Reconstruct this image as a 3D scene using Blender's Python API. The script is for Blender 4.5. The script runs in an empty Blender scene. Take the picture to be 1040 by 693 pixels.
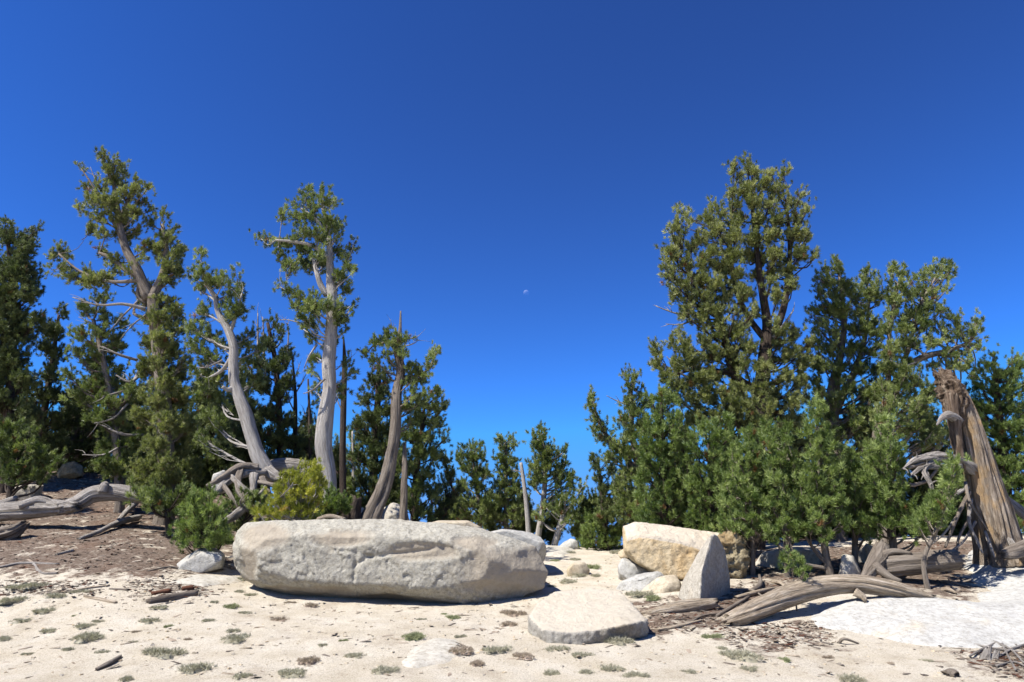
import bpy, bmesh, math
import numpy as np
from mathutils import Vector

# ------------------------------------------------------------------ camera, world, sun, exposure
SC = bpy.context.scene
COL = SC.collection
F = 693.0                      # focal length in pixels of the 1040 px wide photograph (24 mm lens)
EYE = 1.6
PITCH = math.atan((560 - 346.5) / F)
cam = bpy.data.objects.new('camera', bpy.data.cameras.new('camera'))
COL.objects.link(cam)
cam.location = (0, 0, EYE)
cam.rotation_euler = (math.pi / 2 + PITCH, 0, 0)
cam.data.lens = 24.0
cam.data.sensor_width = 36.0
cam.data.clip_start = 0.05
cam.data.clip_end = 20000
SC.camera = cam

SUN = Vector((-0.52, -0.34, 0.79)).normalized()      # direction towards the sun
elev = math.asin(SUN.z)
azim = math.atan2(SUN.x, SUN.y)
world = bpy.data.worlds.new('World')
SC.world = world
world.use_nodes = True
wn, wl = world.node_tree.nodes, world.node_tree.links
bg = wn['Background']
sky = wn.new('ShaderNodeTexSky')
sky.sky_type = 'NISHITA'
sky.sun_disc = False
sky.sun_elevation = elev
sky.sun_rotation = azim
sky.altitude = 2800
sky.air_density = 1.0
sky.dust_density = 0.0
sky.ozone_density = 4.0
hs = wn.new('ShaderNodeHueSaturation')
hs.inputs['Saturation'].default_value = 1.3
hs.inputs['Value'].default_value = 1.15
tcn = wn.new('ShaderNodeTexCoord'); va = wn.new('ShaderNodeVectorMath'); va.operation = 'ADD'; va.inputs[1].default_value = (0, 0, 0.03)
wl.new(tcn.outputs['Generated'], va.inputs[0]); vn = wn.new('ShaderNodeVectorMath'); vn.operation = 'NORMALIZE'
wl.new(va.outputs[0], vn.inputs[0]); wl.new(vn.outputs[0], sky.inputs[0])
wl.new(sky.outputs[0], hs.inputs['Color'])
# the camera's rendering of a deep high-altitude blue: a tone curve per channel on the whole sky
sp_ = wn.new('ShaderNodeSeparateColor'); cb_ = wn.new('ShaderNodeCombineColor')
wl.new(hs.outputs[0], sp_.inputs[0])
for k_, (g_, a_) in enumerate(((0.60, 0.285), (1.37, 1.93), (1.50, 1.80))):
    m1 = wn.new('ShaderNodeMath'); m1.operation = 'MULTIPLY'; m1.inputs[1].default_value = 0.1477 * (1.45, 0.93, 0.97)[k_]
    m2 = wn.new('ShaderNodeMath'); m2.operation = 'POWER'; m2.inputs[1].default_value = g_
    m3 = wn.new('ShaderNodeMath'); m3.operation = 'MULTIPLY'; m3.inputs[1].default_value = a_ / 0.1477
    wl.new(sp_.outputs[k_], m1.inputs[0]); wl.new(m1.outputs[0], m2.inputs[0]); wl.new(m2.outputs[0], m3.inputs[0])
    m4 = wn.new('ShaderNodeMath'); m4.operation = 'MINIMUM'; m4.inputs[1].default_value = (0.16, 0.43, 1.05)[k_] / 0.1477
    wl.new(m3.outputs[0], m4.inputs[0]); wl.new(m4.outputs[0], cb_.inputs[k_])
wl.new(cb_.outputs[0], bg.inputs[0])
bg.inputs[1].default_value = 0.0739
sl = bpy.data.lights.new('sun', 'SUN')
sl.energy = 5.0
sl.angle = math.radians(0.53)
sl.color = (1.0, 0.95, 0.88)
so = bpy.data.objects.new('sun', sl)
so.rotation_euler = SUN.to_track_quat('Z', 'Y').to_euler()
COL.objects.link(so)
SC.view_settings.view_transform = 'Standard'
SC.view_settings.look = 'None'
SC.view_settings.exposure = 1.0
SC.view_settings.gamma = 1.0
SC.cycles.max_bounces = 6
SC.cycles.transparent_max_bounces = 6

# ------------------------------------------------------------------ numpy helpers
def _h(ix, iy, iz, seed):
    n = (ix.astype(np.int64) * 374761393 + iy.astype(np.int64) * 668265263 + iz.astype(np.int64) * 2147483647 + seed * 1274126177) & 0xffffffff
    n = ((n ^ (n >> 13)) * 1274126177) & 0xffffffff
    n = ((n ^ (n >> 16)) * 2246822519) & 0xffffffff
    return ((n ^ (n >> 15)) & 0xffffff) / float(0xffffff) * 2 - 1

def vnoise(p, seed=0):
    i = np.floor(p).astype(np.int64)
    f = p - i
    f = f * f * (3 - 2 * f)
    r = 0
    for dx in (0, 1):
        wx = f[:, 0] if dx else 1 - f[:, 0]
        for dy in (0, 1):
            wy = f[:, 1] if dy else 1 - f[:, 1]
            for dz in (0, 1):
                wz = f[:, 2] if dz else 1 - f[:, 2]
                r = r + wx * wy * wz * _h(i[:, 0] + dx, i[:, 1] + dy, i[:, 2] + dz, seed)
    return r

def fbm(p, octv=4, seed=0, gain=0.5):
    a, s, t = 1.0, 0.0, 0.0
    for o in range(octv):
        s = s + a * vnoise(p * (2.03 ** o) + 17.3 * o, seed + o)
        t += a
        a *= gain
    return s / t

def ridged(p, octv=3, seed=0):
    a, s, t = 1.0, 0.0, 0.0
    for o in range(octv):
        s = s + a * (1 - 2 * np.abs(vnoise(p * (2.1 ** o) + 9.1 * o, seed + o)))
        t += a
        a *= 0.5
    return s / t

def P(px, py, Y):
    """photo pixel and distance ahead of the camera -> point in the place"""
    cx, cy = (px - 520.0) / F, (346.5 - py) / F
    d = np.array([cx, math.cos(PITCH) - cy * math.sin(PITCH), math.sin(PITCH) + cy * math.cos(PITCH)])
    return np.array([0, 0, EYE]) + d * (Y / d[1])

def smooth(a, b, x):
    t = np.clip((x - a) / (b - a), 0, 1)
    return t * t * (3 - 2 * t)

# ------------------------------------------------------------------ terrain
CP = [(-150, 700, 7.0), (0, 693, 7.0), (260, 693, 7.0), (520, 693, 7.0), (780, 693, 7.0), (1040, 693, 7.0), (1200, 700, 7.0),
      (-100, 640, 9), (100, 640, 9), (350, 640, 9), (520, 640, 9), (700, 640, 9.0), (850, 650, 8.7), (1040, 655, 8.5), (1150, 650, 8.6),
      (0, 600, 10.6), (150, 600, 10.6), (300, 612, 10.8), (460, 616, 10.8), (580, 612, 10.8), (700, 615, 10.3), (860, 605, 10.6), (1040, 610, 10.3), (1150, 605, 10.4),
      (520, 585, 13.5), (600, 585, 13.3), (690, 590, 12.0), (770, 588, 12.0), (900, 580, 12.0), (1040, 578, 12.0), (1150, 575, 12.0),
      (570, 564, 17), (620, 563, 17), (700, 566, 15), (820, 563, 14.5), (1000, 558, 13.8), (1100, 556, 13.8),
      (560, 555, 22), (620, 554, 22), (700, 552, 20), (850, 548, 18), (1040, 545, 16), (1150, 542, 16),
      (-100, 560, 12.5), (0, 560, 12.5), (120, 562, 12.5), (200, 572, 12.5), (260, 580, 12.8),
      (-100, 530, 15), (0, 530, 15), (100, 532, 15), (190, 540, 15), (-100, 503, 17.5), (0, 505, 17.5), (100, 507, 17.5), (180, 520, 17.5),
      (-100, 478, 20.5), (20, 480, 20.5), (100, 482, 20.5), (200, 500, 20.5),
      (300, 545, 15.5), (300, 535, 19), (400, 548, 17.5), (400, 542, 22), (480, 552, 20)]
XY, ZZ = [], []
for a in CP:
    w = P(*a)
    XY.append(w[:2]); ZZ.append(w[2])
for x in (-16, -6, 6, 16):
    XY.append([x, -4]); ZZ.append(-0.55)
    XY.append([x, 3]); ZZ.append(0.12)
for x, z in ((-32, 1.2), (-20, 1.2), (-8, 0.8), (2, -0.2), (10, 0.0), (22, 0.6)):
    XY.append([x, 36]); ZZ.append(z)
XY = np.array(XY, float); ZZ = np.array(ZZ, float)
def _k(r2): return np.where(r2 > 1e-9, 0.5 * r2 * np.log(np.maximum(r2, 1e-12)), 0)
_n = len(XY)
_D = ((XY[:, None] - XY[None]) ** 2).sum(-1)
_A = np.zeros((_n + 3, _n + 3))
_A[:_n, :_n] = _k(_D) + np.eye(_n) * 0.6
_A[:_n, _n] = 1; _A[:_n, _n + 1:] = XY
_A[_n, :_n] = 1; _A[_n + 1:, :_n] = XY.T
_W = np.linalg.solve(_A, np.concatenate([ZZ, [0, 0, 0]]))
def gz(x, y):
    x = np.atleast_1d(np.asarray(x, float)); y = np.atleast_1d(np.asarray(y, float))
    xc, yc = np.clip(x, -24, 24), np.clip(y, -4, 34)
    out = np.zeros(len(x))
    for i in range(0, len(x), 20000):
        s = slice(i, i + 20000)
        q = np.stack([xc[s], yc[s]], -1)
        r2 = ((q[:, None] - XY[None]) ** 2).sum(-1)
        out[s] = _k(r2) @ _W[:_n] + _W[_n] + q @ _W[_n + 1:]
    far = np.maximum(0, y - 32)
    out = out - 0.16 * far * np.minimum(1, far / 30) * np.exp(-far / 900)
    out = np.maximum(out, -60 - 0.001 * far)
    p = np.stack([x, y, np.zeros_like(x)], -1)
    return out + 0.045 * fbm(p * 0.7, 3, 5) + 0.014 * fbm(p * 4.0, 3, 8)

def PG(px, py):
    """where the ray through a photo pixel meets the ground"""
    Ys = np.linspace(5.5, 40, 700)
    base = P(px, py, 1.0) - np.array([0, 0, EYE])
    pts = np.array([0, 0, EYE]) + base[None] * Ys[:, None]
    d = pts[:, 2] - gz(pts[:, 0], pts[:, 1])
    k = np.where(d < 0)[0]
    k = k[0] if len(k) else int(np.argmin(d))
    return pts[k]

# ------------------------------------------------------------------ materials
def mat(name):
    m = bpy.data.materials.new(name)
    m.use_nodes = True
    return m, m.node_tree.nodes, m.node_tree.links, m.node_tree.nodes['Principled BSDF']
def N(nodes, kind, **kw):
    n = nodes.new(kind)
    for k, v in kw.items():
        if k in n.inputs.keys(): n.inputs[k].default_value = v
        else: setattr(n, k, v)
    return n
def noise(nodes, links, vec, scale, detail=6, rough=0.6, dist=0.0):
    n = nodes.new('ShaderNodeTexNoise')
    n.inputs['Scale'].default_value = scale; n.inputs['Detail'].default_value = detail
    n.inputs['Roughness'].default_value = rough; n.inputs['Distortion'].default_value = dist
    links.new(vec, n.inputs['Vector'])
    return n.outputs['Fac']
def ramp(nodes, links, fac, stops):
    r = nodes.new('ShaderNodeValToRGB')
    e = r.color_ramp.elements
    while len(e) < len(stops): e.new(0.5)
    for el, (p, c) in zip(e, stops):
        el.position = p
        el.color = (*c, 1) if len(c) == 3 else c
    links.new(fac, r.inputs[0])
    return r.outputs[0]
def mix(nodes, links, fac, a, b, blend='MIX'):
    m = nodes.new('ShaderNodeMix'); m.data_type = 'RGBA'; m.blend_type = blend
    for s, v in ((m.inputs[0], fac), (m.inputs[6], a), (m.inputs[7], b)):
        if hasattr(v, 'links'): links.new(v, s)
        elif isinstance(v, (int, float)): s.default_value = v
        else: s.default_value = (*v, 1)
    return m.outputs[2]
def math_(nodes, links, op, a, b=None):
    m = nodes.new('ShaderNodeMath'); m.operation = op
    for s, v in zip(m.inputs, (a, b)):
        if v is None: continue
        if hasattr(v, 'links'): links.new(v, s)
        else: s.default_value = v
    return m.outputs[0]
def bump(nodes, links, h, strength, dist, prev=None):
    b = nodes.new('ShaderNodeBump')
    b.inputs['Strength'].default_value = strength; b.inputs['Distance'].default_value = dist
    links.new(h, b.inputs['Height'])
    if prev is not None: links.new(prev, b.inputs['Normal'])
    return b.outputs[0]
def objco(nodes):
    g = nodes.new('ShaderNodeNewGeometry')
    return g.outputs['Position']

def rock_mat(name, c_lo, c_hi, stain, stain_amt=0.45, speck=0.5, bumpy=1.0, panel=None):
    c_lo, c_hi, stain = [(c[0] * .80, c[1] * .785, c[2] * .73) for c in (c_lo, c_hi, stain)]
    if panel: panel = (dim(panel[0], 0.86), dim(panel[1], 0.92))
    m, n, l, b = mat(name)
    co = objco(n)
    big = noise(n, l, co, 1.3, 5, 0.6, 0.4)
    base = ramp(n, l, noise(n, l, co, 6, 8, 0.65), [(0.3, c_lo), (0.7, c_hi)])
    st = ramp(n, l, big, [(stain_amt, (0, 0, 0)), (stain_amt + 0.14, (1, 1, 1))])
    col = mix(n, l, math_(n, l, 'MULTIPLY', st, 0.75), base, stain)
    sp = ramp(n, l, noise(n, l, co, 55, 3, 0.7), [(0.36, (0, 0, 0)), (0.46, (1, 1, 1))])
    mot = ramp(n, l, noise(n, l, co, 17, 6, 0.75), [(0.35, (0.62, 0.60, 0.56)), (0.52, (1, 1, 1)), (0.70, (1.18, 1.17, 1.15))])
    col = mix(n, l, 0.8, col, mot, 'MULTIPLY')
    dark = mix(n, l, 0.6, col, (0.07, 0.065, 0.06), 'MIX')
    col = mix(n, l, math_(n, l, 'SUBTRACT', 1.0, math_(n, l, 'MULTIPLY', math_(n, l, 'SUBTRACT', 1.0, sp), speck)), dark, col)
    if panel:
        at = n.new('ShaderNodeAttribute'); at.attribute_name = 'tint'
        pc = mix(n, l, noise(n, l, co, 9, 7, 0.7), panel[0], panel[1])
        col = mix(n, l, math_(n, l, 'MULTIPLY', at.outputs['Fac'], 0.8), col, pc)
    l.new(col, b.inputs['Base Color'])
    b.inputs['Roughness'].default_value = 0.9
    b.inputs['Specular IOR Level'].default_value = 0.15
    v = bump(n, l, noise(n, l, co, 5, 8, 0.7), 0.5 * bumpy, 0.12)
    v = bump(n, l, noise(n, l, co, 34, 6, 0.8), min(1, 0.6 * bumpy), 0.02, v)
    l.new(v, b.inputs['Normal'])
    return m

def wood_mat(name, c0, c1, c2, scale=1.0, strength=0.8, orange=None):
    c0, c1, c2 = dim(c0, 0.70), dim(c1, 0.70), dim(c2, 0.70)
    if orange: orange = dim(orange, 0.75)
    m, n, l, b = mat(name)
    at = n.new('ShaderNodeAttribute'); at.attribute_name = 'tc'
    mp = n.new('ShaderNodeMapping'); mp.inputs['Scale'].default_value = (6 * scale, 6 * scale, 1.1 * scale)
    l.new(at.outputs['Vector'], mp.inputs['Vector'])
    g = noise(n, l, mp.outputs[0], 1.6, 9, 0.72, 0.6)
    col = ramp(n, l, g, [(0.30, c0), (0.5, c1), (0.68, c2)])
    if orange:
        o = ramp(n, l, noise(n, l, at.outputs['Vector'], 2.2, 4, 0.6), [(0.5, (0, 0, 0)), (0.62, (1, 1, 1))])
        col = mix(n, l, math_(n, l, 'MULTIPLY', o, 0.7), col, orange)
    l.new(col, b.inputs['Base Color'])
    b.inputs['Roughness'].default_value = 0.85
    b.inputs['Specular IOR Level'].default_value = 0.2
    v = bump(n, l, g, strength, 0.07)
    v = bump(n, l, noise(n, l, objco(n), 30, 5, 0.7), 0.4, 0.015, v)
    l.new(v, b.inputs['Normal'])
    return m

def leaf_mat(name, c0, c1, c2, transl=0.25, brown=(0.16, 0.085, 0.035)):
    c0, c1, c2 = dim(c0, 0.75), dim(c1, 0.86), dim(c2, 0.98)
    m, n, l, b = mat(name)
    at = n.new('ShaderNodeAttribute'); at.attribute_name = 'tint'
    col = ramp(n, l, at.outputs['Fac'], [(0.0, c0), (0.5, c1), (0.93, c2), (0.975, brown)])
    l.new(col, b.inputs['Base Color'])
    b.inputs['Roughness'].default_value = 0.5
    b.inputs['Specular IOR Level'].default_value = 0.35
    t = n.new('ShaderNodeBsdfTranslucent')
    tc = mix(n, l, 1.0, col, (1.3, 1.5, 0.6), 'MULTIPLY')
    l.new(tc, t.inputs['Color'])
    ms = n.new('ShaderNodeMixShader'); ms.inputs[0].default_value = transl
    l.new(b.outputs[0], ms.inputs[1]); l.new(t.outputs[0], ms.inputs[2])
    l.new(ms.outputs[0], n['Material Output'].inputs[0])
    return m

M = {}
def dim(c, f): return tuple(x * f for x in c)
M['granite'] = rock_mat('granite', (0.40, 0.375, 0.335), (0.54, 0.51, 0.46), (0.42, 0.36, 0.28), 0.58, 0.55, 1.0)
M['boulder_granite'] = rock_mat('boulder_granite', (0.38, 0.365, 0.325), (0.54, 0.525, 0.475), (0.42, 0.37, 0.29), 0.56, 0.6, 1.2, ((0.27, 0.225, 0.165), (0.46, 0.40, 0.31)))
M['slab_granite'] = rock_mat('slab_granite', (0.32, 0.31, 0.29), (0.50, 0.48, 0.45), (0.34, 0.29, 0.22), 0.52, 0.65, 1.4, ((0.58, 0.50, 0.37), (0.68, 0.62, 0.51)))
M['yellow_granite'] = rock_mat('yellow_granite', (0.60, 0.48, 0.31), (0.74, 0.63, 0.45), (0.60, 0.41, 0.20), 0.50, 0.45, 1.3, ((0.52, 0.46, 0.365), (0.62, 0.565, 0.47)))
M['bedrock'] = rock_mat('bedrock', (0.43, 0.43, 0.425), (0.56, 0.56, 0.555), (0.54, 0.48, 0.39), 0.56, 0.35, 0.7)
M['pale_granite'] = rock_mat('pale_granite', (0.42, 0.40, 0.36), (0.56, 0.54, 0.50), (0.45, 0.38, 0.29), 0.56, 0.35, 0.5)
M['white_granite'] = rock_mat('white_granite', (0.40, 0.40, 0.39), (0.55, 0.55, 0.545), (0.46, 0.40, 0.32), 0.54, 0.5, 1.0)
M['ochre_granite'] = rock_mat('ochre_granite', (0.38, 0.31, 0.20), (0.52, 0.45, 0.33), (0.34, 0.23, 0.11), 0.50, 0.35, 0.9)
M['tan_granite'] = rock_mat('tan_granite', (0.44, 0.385, 0.30), (0.56, 0.50, 0.41), (0.52, 0.40, 0.25), 0.52, 0.35, 0.6)
M['rough_rock'] = rock_mat('rough_rock', (0.20, 0.16, 0.10), (0.52, 0.46, 0.32), (0.34, 0.23, 0.11), 0.5, 0.7, 1.5)
M['pale_bark'] = wood_mat('pale_bark', (0.24, 0.215, 0.185), (0.50, 0.465, 0.42), (0.68, 0.655, 0.615), 1.3, 1.0)
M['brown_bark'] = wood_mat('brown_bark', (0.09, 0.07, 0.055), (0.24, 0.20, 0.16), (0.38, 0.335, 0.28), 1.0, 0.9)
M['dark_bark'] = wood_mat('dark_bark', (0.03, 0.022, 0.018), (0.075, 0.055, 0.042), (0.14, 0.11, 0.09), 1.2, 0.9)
M['grey_wood'] = wood_mat('grey_wood', (0.10, 0.08, 0.065), (0.42, 0.38, 0.335), (0.62, 0.585, 0.54), 1.3, 1.2)
M['tan_wood'] = wood_mat('tan_wood', (0.10, 0.065, 0.04), (0.54, 0.44, 0.32), (0.80, 0.70, 0.56), 1.3, 1.1)
M['stump_wood'] = wood_mat('stump_wood', (0.10, 0.07, 0.05), (0.36, 0.29, 0.22), (0.56, 0.49, 0.41), 1.5, 1.2, (0.50, 0.33, 0.16))
M['rotten_wood'] = wood_mat('rotten_wood', (0.06, 0.038, 0.025), (0.20, 0.14, 0.095), (0.46, 0.37, 0.27), 1.2, 1.2)
M['red_wood'] = wood_mat('red_wood', (0.10, 0.04, 0.025), (0.19, 0.08, 0.045), (0.28, 0.17, 0.11), 1.2, 1.0)
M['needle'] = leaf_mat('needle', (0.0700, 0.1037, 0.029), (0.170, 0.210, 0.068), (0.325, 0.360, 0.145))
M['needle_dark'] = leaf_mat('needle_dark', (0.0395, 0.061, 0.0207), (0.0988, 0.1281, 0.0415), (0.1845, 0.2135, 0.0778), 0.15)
M['needle_fresh'] = leaf_mat('needle_fresh', (0.0791, 0.1281, 0.0311), (0.1779, 0.2379, 0.0674), (0.2899, 0.3477, 0.1244), 0.28)
M['needle_yellow'] = leaf_mat('needle_yellow', (0.17, 0.19, 0.03), (0.31, 0.32, 0.05), (0.46, 0.43, 0.09), 0.3, (0.34, 0.24, 0.06))
M['needle_olive'] = leaf_mat('needle_olive', (0.085, 0.108, 0.032), (0.205, 0.228, 0.080), (0.38, 0.385, 0.165))
M['cushion'] = leaf_mat('cushion', (0.26, 0.24, 0.17), (0.36, 0.34, 0.25), (0.47, 0.45, 0.34), 0.1, (0.22, 0.13, 0.07))
M['cushion_green'] = leaf_mat('cushion_green', (0.17, 0.19, 0.09), (0.27, 0.29, 0.15), (0.37, 0.38, 0.22), 0.1, (0.22, 0.13, 0.07))
M['cushion_brown'] = leaf_mat('cushion_brown', (0.25, 0.19, 0.14), (0.36, 0.29, 0.22), (0.45, 0.38, 0.30), 0.1)

# ------------------------------------------------------------------ mesh builder
class MB:
    def __init__(s):
        s.v, s.q, s.t, s.n = [], [], [], 0
        s.tint, s.tc, s.qm, s.tm = [], [], [], []
    def add(s, v, quads=None, tris=None, tint=None, tc=None, m=0):
        v = np.asarray(v, float).reshape(-1, 3)
        s.v.append(v)
        s.tint.append(np.full(len(v), 0.5) if tint is None else np.broadcast_to(tint, (len(v),)))
        s.tc.append(v if tc is None else tc)
        if quads is not None and len(quads):
            s.q.append(np.asarray(quads) + s.n); s.qm.append(np.full(len(quads), m))
        if tris is not None and len(tris):
            s.t.append(np.asarray(tris) + s.n); s.tm.append(np.full(len(tris), m))
        s.n += len(v)
    def build(s, name, mats, parent=None, smooth_=True, origin=None):
        me = bpy.data.meshes.new(name)
        v = np.concatenate(s.v)
        if origin is not None: v = v - np.asarray(origin)[None]
        q = np.concatenate(s.q) if s.q else np.zeros((0, 4), int)
        t = np.concatenate(s.t) if s.t else np.zeros((0, 3), int)
        me.vertices.add(len(v)); me.vertices.foreach_set('co', v.ravel().astype(np.float32))
        loops = np.concatenate([q.ravel(), t.ravel()]).astype(np.int32)
        me.loops.add(len(loops)); me.loops.foreach_set('vertex_index', loops)
        me.polygons.add(len(q) + len(t))
        st = np.concatenate([np.arange(len(q)) * 4, len(q) * 4 + np.arange(len(t)) * 3]).astype(np.int32)
        me.polygons.foreach_set('loop_start', st)
        mi = np.concatenate([np.concatenate(s.qm) if s.qm else np.zeros(0), np.concatenate(s.tm) if s.tm else np.zeros(0)]).astype(np.int32)
        me.polygons.foreach_set('material_index', mi)
        me.polygons.foreach_set('use_smooth', np.full(len(mi), smooth_))
        a = me.attributes.new('tint', 'FLOAT', 'POINT'); a.data.foreach_set('value', np.concatenate(s.tint).astype(np.float32))
        a = me.attributes.new('tc', 'FLOAT_VECTOR', 'POINT'); a.data.foreach_set('vector', np.concatenate(s.tc).ravel().astype(np.float32))
        me.update(calc_edges=True)
        me.validate()
        for m in (mats if isinstance(mats, (list, tuple)) else [mats]): me.materials.append(m)
        o = bpy.data.objects.new(name, me)
        COL.objects.link(o)
        if origin is not None: o.location = [float(c) for c in origin]
        if parent is not None:
            o.parent = parent
            if origin is not None: o.location = (0, 0, 0)
        return o

def tag(o, label=None, cat=None, group=None, kind=None):
    for k, v in (('label', label), ('category', cat), ('group', group), ('kind', kind)):
        if v: o[k] = v
    return o
def empty(name, loc):
    o = bpy.data.objects.new(name, None); COL.objects.link(o)
    o.location = [float(c) for c in loc]; o.empty_display_size = 0.2
    return o

def catmull(pts, k=5):
    pts = np.asarray(pts, float)
    if len(pts) < 3:
        t = np.linspace(0, 1, k * (len(pts) - 1) + 1)[:, None]
        return pts[0] * (1 - t) + pts[-1] * t
    q = np.vstack([2 * pts[0] - pts[1], pts, 2 * pts[-1] - pts[-2]])
    out = []
    for i in range(1, len(q) - 2):
        for j in range(k):
            t = j / k
            out.append(0.5 * ((2 * q[i]) + (-q[i - 1] + q[i + 1]) * t + (2 * q[i - 1] - 5 * q[i] + 4 * q[i + 1] - q[i + 2]) * t * t + (-q[i - 1] + 3 * q[i] - 3 * q[i + 1] + q[i + 2]) * t ** 3))
    out.append(q[-2])
    return np.array(out)

def tube(mb, pts, radii, sides=10, seed=0, rough=0.12, ridge=3.0, along=1.2, k=5, jag=(0, 0), m=0, twist=0.0, flat=1.0):
    """a tapering limb or log through pts; closed ends, uneven surface, splintered ends when jag is set"""
    pr = catmull(np.hstack([np.asarray(pts, float), np.asarray(radii, float)[:, None]]), k)
    p, r = pr[:, :3], np.maximum(pr[:, 3], 0.002)
    n = len(p)
    tan = np.gradient(p, axis=0); tan /= np.linalg.norm(tan, axis=1)[:, None] + 1e-9
    nrm = np.cross(tan[0], [0.3, 0.9, 0.1]); nrm /= np.linalg.norm(nrm)
    NN = []
    for i in range(n):
        nrm = nrm - tan[i] * (nrm @ tan[i]); nrm /= np.linalg.norm(nrm) + 1e-9
        NN.append(nrm.copy())
    NN = np.array(NN); BB = np.cross(tan, NN)
    s = np.concatenate([[0], np.cumsum(np.linalg.norm(np.diff(p, axis=0), axis=1))])
    th = np.arange(sides) / sides * 2 * math.pi
    tt = th[None] + twist * s[:, None]
    c, sn = np.cos(tt), np.sin(tt)
    q = np.stack([np.broadcast_to(np.cos(th)[None] * ridge, c.shape), np.broadcast_to(np.sin(th)[None] * ridge, c.shape), np.broadcast_to(s[:, None] * along, c.shape)], -1).reshape(-1, 3)
    qs = q * np.array([1.6, 1.6, 0.45])
    split = np.clip(ridged(qs, 2, seed + 3) - 0.35, 0, 1) if sides >= 12 else 0
    nz = (0.55 * ridged(q, 3, seed) + 0.5 * fbm(q * 0.6, 2, seed + 7) - 1.3 * split).reshape(n, sides)
    R = r[:, None] * (1 + rough * nz)
    V = p[:, None] + NN[:, None] * (c * R)[..., None] + BB[:, None] * (sn * R * flat)[..., None]
    if jag[0] or jag[1]:
        for e, idx, sg in ((0, 0, -1), (1, -1, 1)):
            if jag[e]:
                j = (vnoise(np.stack([np.cos(th) * 5, np.sin(th) * 5, np.full(sides, seed + e)], -1), seed) + 0.2) * jag[e]
                V[idx] += sg * tan[idx][None] * j[:, None]
    tc = np.stack([np.broadcast_to(np.cos(th)[None], c.shape) * r[:, None] * 2 + 0.3 * seed, np.broadcast_to(np.sin(th)[None], c.shape) * r[:, None] * 2, np.broadcast_to(s[:, None], c.shape)], -1).reshape(-1, 3)
    i = np.arange(n - 1)[:, None] * sides; j = np.arange(sides)[None]; j2 = (j + 1) % sides
    Q = np.stack([i + j, i + j2, i + sides + j2, i + sides + j], -1).reshape(-1, 4)
    V = V.reshape(-1, 3)
    a0, a1 = p[0] - tan[0] * r[0] * 0.15, p[-1] + tan[-1] * r[-1] * 0.15
    if jag[1]: a1 = p[-1] - tan[-1] * jag[1] * 0.4
    if jag[0]: a0 = p[0] + tan[0] * jag[0] * 0.4
    V = np.vstack([V, a0, a1]); tc = np.vstack([tc, tc[0], tc[-1]])
    jj = np.arange(sides); L = (n - 1) * sides; c0 = n * sides
    T = np.vstack([np.stack([np.full(sides, c0), (jj + 1) % sides, jj], -1), np.stack([np.full(sides, c0 + 1), L + jj, L + (jj + 1) % sides], -1)])
    mb.add(V, quads=Q, tris=T, tc=tc, m=m)

# ------------------------------------------------------------------ needles
def tuft_template(rng, nn, L, spread):
    """bottle-brush of needles round a short shoot along +Z; returns verts (nn*3,3)"""
    u = rng.random(nn)
    th = rng.random(nn) * 2 * math.pi
    base = np.stack([0 * u, 0 * u, u * L * 0.5], -1)
    ang = np.radians(rng.uniform(35, 100, nn)) * (1.1 - 0.75 * u)
    ln = L * rng.uniform(0.42, 0.60, nn) * spread
    d = np.stack([np.sin(ang) * np.cos(th), np.sin(ang) * np.sin(th), np.cos(ang)], -1)
    side = np.cross(d, rng.normal(size=(nn, 3))); side /= np.linalg.norm(side, axis=1)[:, None]
    w = L * 0.040
    root = base + d * (ln * 0.12)[:, None]
    tip = base + d * ln[:, None] + np.array([0, 0, 1])[None] * (ln * 0.08)[:, None]
    return np.concatenate([root + side * w, root - side * w, tip], 0), nn
_tr = np.random.default_rng(3)

def add_tufts(mb, pos, dirs, scale, tint, rng, nn=26, m=0):
    n = len(pos)
    if n == 0: return
    dirs = dirs / (np.linalg.norm(dirs, axis=1)[:, None] + 1e-9)
    a = np.cross(dirs, rng.normal(size=(n, 3))); a /= np.linalg.norm(a, axis=1)[:, None] + 1e-9
    b = np.cross(dirs, a)
    K = 6
    temps = [tuft_template(_tr, nn, 1.0, 1.0)[0] for _ in range(K)]
    which = rng.integers(0, K, n)
    for k in range(K):
        s = which == k
        if not s.any(): continue
        T = temps[k] * 1.0
        R = np.stack([a[s], b[s], dirs[s]], 1)                       # rows are axes
        V = pos[s][:, None] + np.einsum('vj,njk->nvk', T, R) * scale[s][:, None, None]
        c = s.sum(); nv = len(T)
        off = (np.arange(c) * nv)[:, None, None]
        i = np.arange(nn)
        q = np.stack([i, i + nn, i + 2 * nn], -1)
        Q = (q[None] + off).reshape(-1, 3)
        mb.add(V.reshape(-1, 3), tris=Q, tint=np.repeat(tint[s], nv), m=m)

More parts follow.
